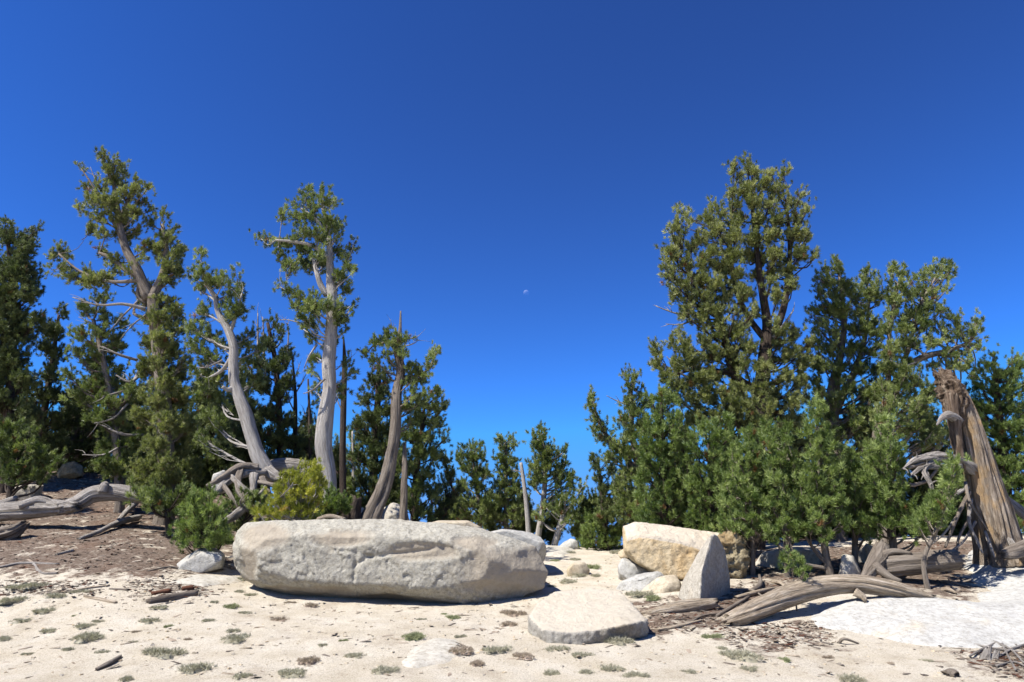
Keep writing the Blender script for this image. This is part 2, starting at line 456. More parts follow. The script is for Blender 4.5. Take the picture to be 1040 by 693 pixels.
def twigs(mb, S, Mi, E, r0, r1, m):
    """thin three-sided curved twigs, all at once"""
    n = len(S)
    if n == 0: return
    ts = np.linspace(0, 1, 4)
    th = np.arange(3) / 3 * 2 * math.pi
    d = E - S; d /= np.linalg.norm(d, axis=1)[:, None] + 1e-9
    a = np.cross(d, [0.37, 0.51, 0.77]); a /= np.linalg.norm(a, axis=1)[:, None] + 1e-9
    b = np.cross(d, a)
    rings = []
    for t in ts:
        p = S * (1 - t) ** 2 + Mi * 2 * t * (1 - t) + E * t * t
        r = (r0 * (1 - t) + r1 * t)[:, None, None]
        rings.append(p[:, None] + (a[:, None] * np.cos(th)[None, :, None] + b[:, None] * np.sin(th)[None, :, None]) * r)
    V = np.stack(rings, 1)                                            # n,4,3,3
    i = np.arange(3)[:, None] * 3; j = np.arange(3)[None]; j2 = (j + 1) % 3
    q = np.stack([i + j, i + j2, i + 3 + j2, i + 3 + j], -1).reshape(-1, 4)
    Q = (q[None] + (np.arange(n) * 12)[:, None, None]).reshape(-1, 4)
    mb.add(V.reshape(-1, 3), quads=Q, m=m)

def tree(name, label, Y, trunk, blobs, cat='pine tree', limbs=(), dead=(), leaf='needle', bark='brown_bark', seed=1,
         dens=1.0, size=0.17, back=0.6, group=None, sides=12, rough=0.12, tintb=0.0, trunk_name='trunk', dz=None, up=0.65, nn=46, depth=1.2, front=None, thick=0.0, candles=True):
    """trunk and limbs are (px, py, radius px[, extra distance]); blobs are (px, py, rx, ry[, extra distance]) masses of foliage"""
    rng = np.random.default_rng(seed * 7919 + 13)
    k = Y / F
    def W(lst):
        p = np.array([P(a[0], a[1], Y + (a[3] if len(a) > 3 else 0)) for a in lst])
        r = np.array([a[2] * k * (0.74 if a[2] > 2 else 0.85) for a in lst])
        return p, r
    tp, tr = W(trunk)
    bx, by = tp[0][0], tp[0][1]
    g = gz(bx, by)[0]
    if tp[0][2] > g - 0.15:                                          # bring the foot down into the ground
        foot = tp[0].copy(); foot[2] = g - 0.2
        tp = np.vstack([foot, tp]); tr = np.concatenate([[tr[0] * 1.25], tr])
    root = empty(name, (bx, by, g))
    o0 = np.array([bx, by, g])
    mb = MB()
    tube(mb, tp, tr, sides, seed, rough, 3.0, 1.0, 6)
    LP = [(tp, tr)]
    for i, lb in enumerate(limbs):
        p, r = W(lb)
        tube(mb, p, r, 8, seed + i + 1, rough, 2.0, 1.2, 5)
        LP.append((p, r))
    mb.build(trunk_name, M[bark], root, origin=o0)
    for i, lb in enumerate(dead):
        db = MB()
        p, r = W(lb)
        tube(db, p, r, 6, seed + i + 31, 0.15, 1.5, 2.0, 5)
        for _ in range(4):                                           # short bare side twigs
            t = rng.uniform(0.35, 0.95); q = p[0] * (1 - t) + p[-1] * t
            j = min(int(t * (len(p) - 1)), len(p) - 2); f = t * (len(p) - 1) - j
            q = p[j] * (1 - f) + p[j + 1] * f
            e = q + (p[-1] - p[0]) * rng.uniform(0.12, 0.28) + rng.normal(size=3) * 0.09 + [0, 0, 0.05]
            tube(db, [q, (q + e) / 2 + rng.normal(size=3) * 0.02, e], [r[-1] * 0.9 + 0.003, r[-1] * 0.7, 0.002], 4, 3, 0, k=2)
        db.build('dead_branch', M['grey_wood'], root, origin=o0)
    tag(root, label, cat, group)
    if not blobs: return root
    # every point of the skeleton a limb can leave from
    sk, skr = [], []
    for p, r in LP:
        pr = catmull(np.hstack([p, r[:, None]]), 6)
        sk.append(pr[:, :3]); skr.append(pr[:, 3])
    sk, skr = np.vstack(sk), np.concatenate(skr)
    allb = []
    if thick:
        blobs = [(b[0] + rng.normal(), b[1] + rng.normal(), b[2], b[3], (b[4] if len(b) > 4 else 0) + sg * thick * rng.uniform(.6, 1.2)) for b in blobs for sg in (-1, 1)]
    for b in blobs:
        dY = b[4] if len(b) > 4 else rng.uniform(-0.35, 0.35)
        c = P(b[0], b[1], Y + dY)
        allb.append((c, b[2] * k, b[3] * k, 1.0))
        if back > 0 and len(b) <= 4:
            d2 = np.abs(sk[:, 2] - c[2]); j = int(np.argmin(d2)); ax = sk[j]
            h = c[:2] - ax[:2]; dist = np.linalg.norm(h)
            if rng.random() < back * 1.4 and dist > 0.30:
                ang = rng.uniform(0.7, 1.7) * (1 if h[0] < 0 else -1) * (-1)
                ca, sa = math.cos(ang), math.sin(ang)
                h2 = np.array([h[0] * ca - h[1] * sa, h[0] * sa + h[1] * ca]) * 0.85
                fr = back if front is None else front
                h2[1] = abs(h2[1]) * (-1 if rng.random() < 0.5 * min(1, fr * 2) else 1)
                allb.append((np.array([ax[0] + h2[0], ax[1] + h2[1], c[2] - rng.uniform(0, 0.2)]), b[2] * k, b[3] * k, 0.8))
    fb = MB()
    for c, rx, rz, w in allb:
        hd = np.linalg.norm(sk[:, :2] - c[None, :2], axis=1)
        cost = np.abs(sk[:, 2] - (c[2] - 0.45 * hd - 0.1)) + 0.9 * hd
        j = int(np.argmin(cost)); a = sk[j]
        L = np.linalg.norm(c - a)
        mid = a * 0.5 + c * 0.5 + np.array([0, 0, -0.10 * L]) + rng.normal(size=3) * 0.06 * L
        r0 = min(skr[j] * 0.5, 0.012 + 0.014 * L + 0.01 * rx)
        if L > 0.15:
            tube(fb, [a, mid, c], [r0, r0 * 0.7, r0 * 0.35], 5, seed, 0.12, 1.5, 1.5, 3, m=1)
        area = math.pi * rx * rz
        bs = rng.uniform(0.82, 1.22)
        nt = max(3, int(rng.uniform(0.65, 1.25) * dens * w * area / (size * size * 0.80) * (9.0 if not thick else 5.0)))
        ntw = max(2, int(nt / 5))
        u = rng.normal(size=(ntw, 3)); u /= np.linalg.norm(u, axis=1)[:, None]
        u *= (rng.random(ntw) ** 0.42)[:, None]
        dpt = max(rx, rz) * depth
        E = c[None] + u * np.array([max(rx - size * .35, rx * .5), dpt, max(rz - size * .45, rz * .5)])[None]
        t = rng.uniform(0.35, 1.0, ntw)[:, None]
        S = a[None] * (1 - t) ** 2 + mid[None] * 2 * t * (1 - t) + c[None] * t * t
        dl = np.linalg.norm(E - S, axis=1)[:, None]
        Mi = S * 0.45 + E * 0.55 + np.array([0, 0, -1])[None] * dl * 0.18 + rng.normal(size=(ntw, 3)) * 0.06 * dl
        twigs(fb, S, Mi, E, np.full(ntw, 0.010) * (0.6 + 0.5 * rx / 0.3), np.full(ntw, 0.004), 1)
        tdir = E - Mi; tdir /= np.linalg.norm(tdir, axis=1)[:, None] + 1e-9
        outward = (E - a[None]); outward /= np.linalg.norm(outward, axis=1)[:, None] + 1e-9
        base_t = rng.normal(0.47 + tintb, 0.20, ntw)
        per = 5
        tt = np.concatenate([[1.0], np.linspace(0.62, 0.97, per - 1)])
        for q, tv in enumerate(tt):
            p = S * (1 - tv) ** 2 + Mi * 2 * tv * (1 - tv) + E * tv * tv
            if q:
                p = p + rng.normal(size=(ntw, 3)) * size * 0.50
            dd = tdir * 0.5 + outward * 0.25 + np.array([0, 0, up])[None] + rng.normal(size=(ntw, 3)) * (0.28 if q == 0 else 0.5)
            sc = size * bs * rng.uniform(0.65, 1.2, ntw)
            tn = np.clip(base_t + rng.normal(0, 0.12, ntw), 0, 0.9)
            tn = np.where(rng.random(ntw) < 0.012, 1.0, tn)
            add_tufts(fb, p, dd, sc, tn, rng, nn)
        nc = int(0.8 + area * 5) if candles else 0                                # upright end shoots
        if nc:
            uu = rng.normal(size=(nc, 2)) * 0.42
            B0 = c[None] + np.stack([uu[:, 0] * rx, uu[:, 1] * dpt, rz * (0.35 + 0.35 * rng.random(nc))], -1)
            hgt = size * rng.uniform(0.5, 1.2, nc)
            lean = rng.normal(size=(nc, 2)) * 0.16 + (c - a)[None, :2] * 0.15
            ax_ = np.stack([lean[:, 0], lean[:, 1], np.ones(nc)], -1)
            E0 = B0 + ax_ * hgt[:, None]
            twigs(fb, B0 - ax_ * hgt[:, None] * 0.6, B0, E0, np.full(nc, .007), np.full(nc, .004), 1)
            for f in (0.45, 0.95):
                add_tufts(fb, B0 + ax_ * (hgt * f)[:, None], ax_ + rng.normal(size=(nc, 3)) * 0.12, size * rng.uniform(.65, .9, nc), np.clip(rng.normal(0.55, 0.12, nc), 0, .9), rng, nn)
    fb.build('crown', [M[leaf], M[bark]], root, origin=o0)
    tag(root, label, cat, group)
    return root

# ------------------------------------------------------------------ ground sheet
def axis(lo, hi, step, far_lo, far_hi):
    a = [lo]; s = step
    while a[0] > far_lo: s *= 1.22; a.insert(0, a[0] - s)
    a += list(np.arange(lo + step, hi, step)); s = step
    while a[-1] < far_hi: s *= 1.22; a.append(a[-1] + s)
    return np.array(a)
gx = axis(-15, 15, 0.06, -3000, 3000)
gy = np.concatenate([axis(6.0, 16.0, 0.05, -300, 16.0)[:-1], axis(16.0, 26.0, 0.12, 16.0, 3000)[0:]])
gy = np.unique(np.round(gy, 4))
GX, GY = np.meshgrid(gx, gy)
gxy = np.stack([GX.ravel(), GY.ravel(), np.zeros(GX.size)], -1)
GZ = gz(gxy[:, 0], gxy[:, 1])
def poly_dist(poly, x, y):
    """signed distance (positive inside) to a polygon on the plan"""
    p = np.asarray(poly, float); q = np.roll(p, -1, axis=0)
    inside = np.zeros(len(x), bool); dmin = np.full(len(x), 1e9)
    for a, b in zip(p, q):
        e = b - a
        t = np.clip(((x - a[0]) * e[0] + (y - a[1]) * e[1]) / (e @ e + 1e-12), 0, 1)
        d = np.hypot(x - a[0] - e[0] * t, y - a[1] - e[1] * t)
        dmin = np.minimum(dmin, d)
        c = ((a[1] > y) != (b[1] > y)) & (x < (b[0] - a[0]) * (y - a[1]) / (b[1] - a[1] + 1e-12) + a[0])
        inside ^= c
    return np.where(inside, dmin, -dmin)
def plan(poly): return [PG(*a)[:2] for a in poly]
LITTER = [([(-60, 478), (60, 480), (190, 500), (240, 545), (250, 572), (215, 582), (140, 588), (60, 582), (-60, 585)], 0.88),
          ([(130, 592), (210, 590), (215, 606), (150, 612)], 0.55),
          ([(0, 590), (90, 592), (100, 604), (0, 606)], 0.4),
          ([(655, 615), (720, 606), (760, 590), (800, 588), (850, 588), (760, 630), (740, 640), (680, 645), (650, 630)], 0.85),
          ([(738, 560), (1060, 548), (1060, 560), (975, 562), (985, 600), (975, 611), (935, 604), (870, 590), (760, 590)], 0.95),
          ([(740, 640), (830, 632), (850, 645), (780, 662), (745, 658)], 0.62),
          ([(985, 655), (1060, 650), (1060, 690), (1005, 684)], 0.75),
          ([(-60, 470), (260, 500), (470, 546), (470, 552), (330, 552), (240, 545)], 0.9)]
lit = np.zeros(len(gxy))
near = (np.abs(gxy[:, 0]) < 26) & (gxy[:, 1] > 5) & (gxy[:, 1] < 34)
for poly, wgt in LITTER:
    d = poly_dist(plan(poly), gxy[near, 0], gxy[near, 1])
    lit[near] = np.maximum(lit[near], wgt * smooth(-0.75, 0.55, d + 0.35 * fbm(gxy[near] * 1.3, 4, 31)))
back_l = smooth(15.5, 19, gxy[:, 1]) * np.where(gxy[:, 0] < -2, 1, np.where(gxy[:, 0] > 3.5, 1, 0.1))
lit = np.maximum(lit, back_l * 0.9)
lump = lit * 0.02 * fbm(gxy * 7, 3, 77)
gv = np.stack([gxy[:, 0], gxy[:, 1], GZ + lump], -1)
ny, nx = GX.shape
i = np.arange(ny - 1)[:, None] * nx; j = np.arange(nx - 1)[None]
gq = np.stack([i + j, i + j + 1, i + nx + j + 1, i + nx + j], -1).reshape(-1, 4)
mb = MB(); mb.add(gv, quads=gq, tint=lit)
def ground_mat():
    m, n, l, b = mat('sandy_ground')
    co = objco(n)
    at = n.new('ShaderNodeAttribute'); at.attribute_name = 'tint'
    sand = ramp(n, l, noise(n, l, co, 2.2, 8, 0.6), [(0.3, (0.44, 0.385, 0.29)), (0.5, (0.515, 0.462, 0.365)), (0.72, (0.565, 0.52, 0.43))])
    grit = ramp(n, l, noise(n, l, co, 60, 3, 0.8), [(0.36, (0.34, 0.30, 0.27)), (0.50, (1, 1, 1))])
    sand = mix(n, l, 0.6, sand, grit, 'MULTIPLY')
    gr2 = ramp(n, l, noise(n, l, co, 22, 5, 0.8), [(0.30, (0.50, 0.45, 0.40)), (0.42, (1, 1, 1))])
    sand = mix(n, l, 0.45, sand, gr2, 'MULTIPLY')
    soil = ramp(n, l, noise(n, l, co, 14, 9, 0.8), [(0.3, (0.055, 0.040, 0.030)), (0.48, (0.125, 0.093, 0.07)), (0.6, (0.21, 0.165, 0.13)), (0.72, (0.32, 0.275, 0.225))])
    red = ramp(n, l, noise(n, l, co, 0.9, 4, 0.6), [(0.5, (0, 0, 0)), (0.7, (1, 1, 1))])
    soil = mix(n, l, math_(n, l, 'MULTIPLY', red, 0.35), soil, (0.15, 0.075, 0.042))
    nz = noise(n, l, co, 3.2, 9, 0.72, 0.3)
    k = math_(n, l, 'ADD', at.outputs['Fac'], math_(n, l, 'MULTIPLY', math_(n, l, 'SUBTRACT', nz, 0.5), 3.2))
    k = ramp(n, l, k, [(0.40, (0, 0, 0)), (0.72, (1, 1, 1))])
    # faint brown smears on the open sand
    sm = ramp(n, l, noise(n, l, co, 1.7, 7, 0.75, 0.5), [(0.55, (0, 0, 0)), (0.75, (0.55, 0.55, 0.55))])
    sand = mix(n, l, sm, sand, (0.24, 0.19, 0.145))
    l.new(mix(n, l, k, sand, soil), b.inputs['Base Color'])
    b.inputs['Roughness'].default_value = 0.95
    b.inputs['Specular IOR Level'].default_value = 0.1
    v = bump(n, l, noise(n, l, co, 6, 6, 0.7), 0.35, 0.06)
    v = bump(n, l, noise(n, l, co, 40, 6, 0.85), 0.9, 0.025, v)
    l.new(v, b.inputs['Normal'])
    return m
tag(mb.build('ground', ground_mat()), kind='structure')

# ------------------------------------------------------------------ rocks
def hull_points(sets, voxel):
    bm = bmesh.new()
    for pts in sets:
        vs = [bm.verts.new(tuple(p)) for p in pts]
        r = bmesh.ops.convex_hull(bm, input=vs, use_existing_faces=False)
        kill = [g for g in r['geom_interior'] if isinstance(g, bmesh.types.BMVert)]
        kill += [v for v in r['geom_unused'] if isinstance(v, bmesh.types.BMVert)]
        bmesh.ops.delete(bm, geom=list(set(kill)), context='VERTS')
    me = bpy.data.meshes.new('tmp'); bm.to_mesh(me); bm.free()
    o = bpy.data.objects.new('tmp', me); COL.objects.link(o)
    md = o.modifiers.new('r', 'REMESH'); md.mode = 'VOXEL'; md.voxel_size = voxel
    sm = o.modifiers.new('s', 'SMOOTH'); sm.factor = 0.5; sm.iterations = 1
    dg = bpy.context.evaluated_depsgraph_get(); dg.update()
    ev = o.evaluated_get(dg); m2 = ev.to_mesh()
    v = np.zeros(len(m2.vertices) * 3, np.float32); m2.vertices.foreach_get('co', v)
    nr = np.zeros(len(m2.vertices) * 3, np.float32); m2.vertex_normals.foreach_get('vector', nr)
    lt = np.zeros(len(m2.polygons), np.int32); m2.polygons.foreach_get('loop_total', lt)
    li = np.zeros(len(m2.loops), np.int32); m2.loops.foreach_get('vertex_index', li)
    ls = np.zeros(len(m2.polygons), np.int32); m2.polygons.foreach_get('loop_start', ls)
    q = np.stack([li[ls[lt == 4] + k] for k in range(4)], -1) if (lt == 4).any() else np.zeros((0, 4), int)
    t = np.stack([li[ls[lt == 3] + k] for k in range(3)], -1) if (lt == 3).any() else np.zeros((0, 3), int)
    v, nr = v.reshape(-1, 3).astype(float), nr.reshape(-1, 3).astype(float)
    ev.to_mesh_clear()
    bpy.data.objects.remove(o); bpy.data.meshes.remove(me)
    return v, nr, q, t

def rock(name, label, sets, material, voxel=0.035, amp=0.03, freq=2.5, facet=0.0, seed=1, group=None, post=None, cat='boulder', chisel=14):
    v, nr, q, t = hull_points(sets, voxel)
    if chisel:
        rk = np.random.default_rng(seed * 31)
        for _ in range(chisel):
            nn_ = rk.normal(size=3); nn_[2] *= 0.8; nn_ /= np.linalg.norm(nn_)
            pr = v @ nn_; lo_, hi_ = pr.min(), pr.max(); lim = hi_ - (hi_ - lo_) * rk.uniform(0.04, 0.10)
            v = v - nn_ * (np.clip(pr - lim, 0, None) * 0.85)[:, None]
    d = amp * (0.9 * fbm(v * freq, 5, seed, 0.55) + 0.5 * ridged(v * freq * 1.7, 3, seed + 3))
    if facet:
        d = d - facet * np.abs(np.sin(6 * fbm(v * freq * 0.5, 2, seed + 9)))
    v2 = v + nr * d[:, None]
    tint = None
    if post: v2, tint = post(v2, nr)
    c = v2.mean(0); c[2] = v2[:, 2].min() + 0.02
    mb = MB(); mb.add(v2, quads=q, tris=t, tint=tint if tint is not None else 0.0)
    o = mb.build(name, M[material], origin=c)
    return tag(o, label, cat, group)

def outline_sets(outline, Y, depth, fi=0.86, bi=0.8, lift=0.0, mid=0.3):
    o = np.array(outline, float); c = o.mean(0)
    pts = [P(a[0], a[1], Y + depth * mid) for a in o]
    pts += [P(*(c + (a - c) * fi), Y) for a in o]
    pts += [P(*(c + (a - c) * bi + np.array([0, lift])), Y + depth) for a in o]
    return [pts]

def seg_dist(p, a, b):
    a, b = np.asarray(a), np.asarray(b); e = b - a
    t = np.clip(((p - a) @ e) / (e @ e), 0, 1)
    return np.linalg.norm(p - a - t[:, None] * e, axis=1)

def boulder_post(v, nr):
    # slanting flakes on the broken face, smooth brown weathered panels, an open crack, a ledge and a hollow under the foot
    front = np.clip(-nr[:, 1] * 1.4, 0, 1)
    u_ = v[:, 0] * 0.80 - v[:, 2] * 0.60                               # across the flakes
    w_ = v[:, 0] * 0.60 + v[:, 2] * 0.80                               # along them
    wob = fbm(v * 2.0, 3, 40) * 0.25
    p = np.stack([u_ * 3.2 + wob * 2, v[:, 1] * 2, w_ * 8.5 + wob * 4], -1)
    saw = (p[:, 2] * 0.55 + 1.6 * fbm(p * 0.5, 3, 44)); saw = (saw - np.floor(saw))
    fl = ridged(p, 4, 41) * 0.013 + ridged(v * 15, 3, 43) * 0.007 + (saw - 0.5) * 0.016 + fbm(v * 26, 2, 45) * 0.006
    stp = np.floor(2.5 * (fbm(np.stack([u_ * 1.2, v[:, 1], w_ * 2.2], -1), 2, 47) + 1)) * 0.014
    def blob(cx, cy, rx, ry):
        c = P(cx, cy, 10.95); kk = 10.95 / F
        return 1 - np.hypot((v[:, 0] - c[0]) / (rx * kk), (v[:, 2] - c[2]) / (ry * kk))
    nz_ = 0.45 * fbm(v * 2.6, 4, 51)
    pm = np.full(len(v), -1.0)
    for a_ in ((268, 545, 28, 13), (520, 578, 52, 24), (300, 603, 75, 9), (400, 612, 60, 7), (432, 560, 42, 8), (350, 548, 30, 7), (250, 575, 14, 22), (545, 580, 20, 30), (482, 552, 24, 6)):
        pm = np.maximum(pm, blob(*a_))
    patchy = smooth(-0.15, 0.45, pm + 1.2 * nz_)
    k = front * (1 - 0.85 * patchy)
    v = v + nr * ((fl + stp) * k)[:, None] 
    px = lambda a, b: P(a, b, 10.9)
    for a, b, dep, wid in ((px(362, 560), px(363, 612), 0.035, 0.025), (px(372, 566), px(440, 558), 0.03, 0.03), (px(320, 552), px(378, 566), 0.02, 0.03), (px(378, 566), px(362, 574), 0.03, 0.03)):
        q = v.copy(); q[:, 1] = a[1]
        a2, b2 = a.copy(), b.copy(); b2[1] = a[1]
        d = seg_dist(q + 0.03 * np.stack([vnoise(v * 6, 3)] * 3, -1), a2, b2)
        v[:, 1] += front * dep * np.exp(-(d / wid) ** 2)
    for cx, w, h in ((390, 0.42, 0.10), (315, 0.5, 0.05)):
        c = P(cx, 612, 10.9)
        k = np.exp(-((v[:, 0] - c[0]) / w) ** 2) * np.exp(-np.clip(v[:, 2] - c[2], 0, 9) / 0.12)
        v[:, 2] += h * k * (v[:, 1] < 12)
    return v, patchy

def granite_boulder_mat():
    m = M['granite']
    return m

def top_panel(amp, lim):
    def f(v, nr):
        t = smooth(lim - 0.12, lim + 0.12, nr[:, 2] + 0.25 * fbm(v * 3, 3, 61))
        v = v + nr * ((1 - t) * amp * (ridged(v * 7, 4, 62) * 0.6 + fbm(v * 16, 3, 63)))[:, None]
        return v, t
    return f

OB = [(238, 555), (243, 540), (251, 532), (289, 529), (372, 530), (407, 528), (441, 531), (490, 538), (524, 548), (544, 556), (549, 567), (557, 581), (552, 597), (520, 609), (490, 616), (462, 617), (428, 614), (365, 611), (324, 612), (303, 609), (264, 596), (249, 588), (239, 572)]
big = [P(a, b, 11.35) for a, b in OB]
big += [P(a, b, 10.8) for a, b in [(256, 560), (270, 548), (300, 545), (372, 546), (440, 549), (480, 556), (498, 568), (490, 588), (440, 596), (362, 592), (300, 588), (268, 578)]]
big += [P(a, b, 11.05) for a, b in [(246, 556), (258, 538), (300, 535), (372, 535), (440, 538), (488, 546), (520, 562), (528, 578), (500, 600), (470, 611), (425, 609), (362, 605), (320, 603), (290, 599), (262, 590)]]
big += [P(a, b, 12.8) for a, b in [(262, 535), (300, 533), (372, 533), (440, 535), (490, 541), (530, 556), (540, 575), (500, 598), (362, 600), (280, 595), (255, 560)]]
rock('boulder', 'long grey granite boulder lying across the sand, largest rock in the scene', [big], 'boulder_granite', 0.02, 0.024, 2.0, 0.0, 5, post=boulder_post, chisel=0)

def simple(name, label, outline, Y, depth, material, **kw):
    okw = {k: kw.pop(k) for k in ('fi', 'bi', 'lift', 'mid') if k in kw}
    return rock(name, label, outline_sets(outline, Y, depth, **okw), material, **kw)
simple('boulder', 'rounded white boulder behind the right end of the long granite boulder', [(488, 542), (510, 537), (540, 541), (557, 549), (561, 560), (552, 572), (500, 575), (480, 560)], 13.2, 1.6, 'white_granite', seed=11, amp=0.02)
simple('boulder', 'flat tan boulder just behind the top edge of the long granite boulder', [(428, 534), (445, 529), (475, 529), (490, 536), (488, 550), (430, 550)], 12.95, 0.9, 'tan_granite', seed=12, amp=0.02)
simple('rock', 'pale pointed rock in front of the green bush left of the long boulder', [(172, 579), (188, 566), (205, 556), (219, 555), (229, 564), (229, 576), (200, 586), (175, 584)], 12.0, 0.9, 'white_granite', seed=13, amp=0.02, cat='rock')
simple('rock', 'small angular white rock on the far sand below the middle pines', [(564, 559), (572, 551), (582, 546), (588, 550), (589, 562), (566, 564)], 18.5, 0.7, 'white_granite', seed=14, amp=0.02, cat='rock')
simple('rock', 'tan rock half buried in the sand behind the foreground slab', [(575, 577), (582, 571), (594, 571), (600, 579), (596, 588), (577, 588)], 13.3, 0.4, 'tan_granite', seed=15, amp=0.02, cat='rock')
simple('rock', 'small flat rock on the sand at the left foot of the yellowish boulder', [(626, 562), (633, 557), (643, 559), (645, 567), (630, 568)], 15.5, 0.5, 'tan_granite', seed=16, amp=0.015, cat='rock')
# thick yellowish boulder resting on low white rocks
yb = [P(a, b, 12.6) for a, b in [(628, 545), (632, 536), (645, 531), (680, 535), (735, 543), (732, 565), (715, 585), (692, 592), (665, 583), (645, 572), (633, 560)]]
yb += [P(a, b, 11.95) for a, b in [(636, 550), (650, 546), (690, 553), (724, 563), (722, 575), (700, 588), (672, 583), (650, 572), (640, 560)]]
yb += [P(a, b, 13.4) for a, b in [(640, 534), (650, 531), (685, 536), (730, 545), (725, 565), (690, 580), (650, 565)]]
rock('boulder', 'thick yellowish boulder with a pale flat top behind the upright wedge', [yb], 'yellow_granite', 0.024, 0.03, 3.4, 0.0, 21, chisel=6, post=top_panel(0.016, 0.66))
wd = [P(726, 542, 10.5), P(722, 543, 10.45), P(712, 580, 10.2), P(710, 614, 10.1), P(686, 616, 10.8), P(693, 590, 10.85), P(708, 563, 10.9), P(742, 606, 11.15), P(742, 588, 11.1), P(736, 558, 11.0), P(729, 545, 10.8), P(715, 600, 11.5), P(706, 575, 11.3), P(711, 628, 10.15), P(738, 620, 11.0)]
rock('boulder', 'upright pointed granite wedge, lit on its left and dark on its right', [wd], 'granite', 0.02, 0.012, 3.5, 0.0, 22, chisel=0)
simple('boulder', 'knobbly brown weathered boulder behind the upright wedge', [(728, 550), (740, 543), (752, 546), (758, 562), (755, 580), (746, 590), (732, 588), (726, 570)], 12.1, 0.8, 'rough_rock', seed=23, amp=0.10, freq=6.0, chisel=0, voxel=0.02, post=lambda v, nr: (v + nr * (0.07 * ridged(v * 9, 4, 71) - 0.05 * np.clip(vnoise(v * 7, 72), 0, 1))[:, None], None))
simple('rock', 'low white rock under the left side of the yellowish boulder', [(628, 574), (632, 566), (648, 568), (664, 580), (660, 592), (645, 596), (626, 592)], 12.3, 0.7, 'white_granite', seed=24, amp=0.035, freq=4, chisel=26, cat='rock')
simple('rock', 'flat white rock under the yellowish boulder, catching its shadow', [(618, 606), (630, 592), (645, 585), (668, 581), (690, 588), (700, 604), (680, 612), (640, 614)], 11.3, 1.3, 'white_granite', seed=25, amp=0.035, freq=4, chisel=26, cat='rock', fi=0.9)
simple('rock', 'low tan rock between the flat white rock and the upright wedge', [(648, 604), (660, 592), (680, 583), (692, 584), (695, 600), (680, 612), (655, 612)], 11.1, 0.7, 'tan_granite', seed=26, amp=0.035, freq=4, chisel=26, cat='rock', fi=0.9)
g1 = lambda a, b, dz=0: (lambda q: q + np.array([0, 0, dz]))(PG(a, b))
Yf = PG(600, 655)[1]
fr = [P(537, 626, Yf + .55), P(545, 613, Yf + 1.0), P(563, 601, Yf + 1.5), P(600, 597, Yf + 1.7), P(630, 600, Yf + 1.6), P(642, 616, Yf + 1.0), P(659, 633, Yf + .45),
      P(551, 640, Yf + .05), P(575, 644, Yf - .02), P(604, 641, Yf), P(640, 634, Yf + .15), P(655, 630, Yf + .4),
      P(556, 657, Yf + .03), P(590, 658, Yf), P(630, 651, Yf + .15), P(658, 645, Yf + .45), P(538, 645, Yf + .5), P(600, 635, Yf + 1.6), P(640, 640, Yf + 1.3)]
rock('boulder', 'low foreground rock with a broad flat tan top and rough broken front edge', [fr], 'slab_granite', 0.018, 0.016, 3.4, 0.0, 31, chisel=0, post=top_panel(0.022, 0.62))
simple('rock', 'long pale rock half buried behind the driftwood log under the small pines', [(762, 578), (775, 561), (800, 555), (830, 557), (842, 574), (835, 590), (770, 590)], 12.9, 1.3, 'pale_granite', seed=41, amp=0.02, cat='rock')
simple('rock', 'grey rock beside the dark stems of the small pines', [(850, 590), (855, 563), (866, 563), (876, 584), (872, 592)], 11.7, 0.5, 'pale_granite', seed=42, amp=0.02, cat='rock')
simple('rock', 'shaded rock behind the small pines left of the short log', [(866, 566), (880, 552), (895, 560), (898, 574), (872, 578)], 12.8, 0.6, 'pale_granite', seed=43, amp=0.03, cat='rock')
simple('rock', 'flat grey rock above the fallen grey log at the left edge', [(8, 508), (16, 494), (32, 492), (49, 493), (46, 505), (20, 512)], 17.0, 0.8, 'granite', seed=44, amp=0.02, cat='rock')
simple('rock', 'grey rock deep in the shade of the left pines', [(58, 480), (65, 471), (76, 469), (84, 474), (86, 484), (60, 488)], 19.5, 0.8, 'rough_rock', seed=45, amp=0.05, cat='rock')
simple('rock', 'small white rock beside the gnarled roots of the leaning pine', [(214, 494), (217, 479), (228, 477), (232, 484), (231, 500), (216, 502)], 14.4, 0.5, 'white_granite', seed=46, amp=0.02, cat='rock')
simple('rock', 'pale rock right of the split brown trunk behind the long boulder', [(384, 532), (388, 516), (400, 511), (412, 514), (417, 530), (400, 540)], 15.8, 0.8, 'granite', seed=47, amp=0.05, cat='rock')
simple('rock', 'pale rock left of the split brown trunk behind the long boulder', [(350, 534), (354, 520), (366, 515), (374, 520), (376, 534)], 15.6, 0.6, 'granite', seed=48, amp=0.05, cat='rock')

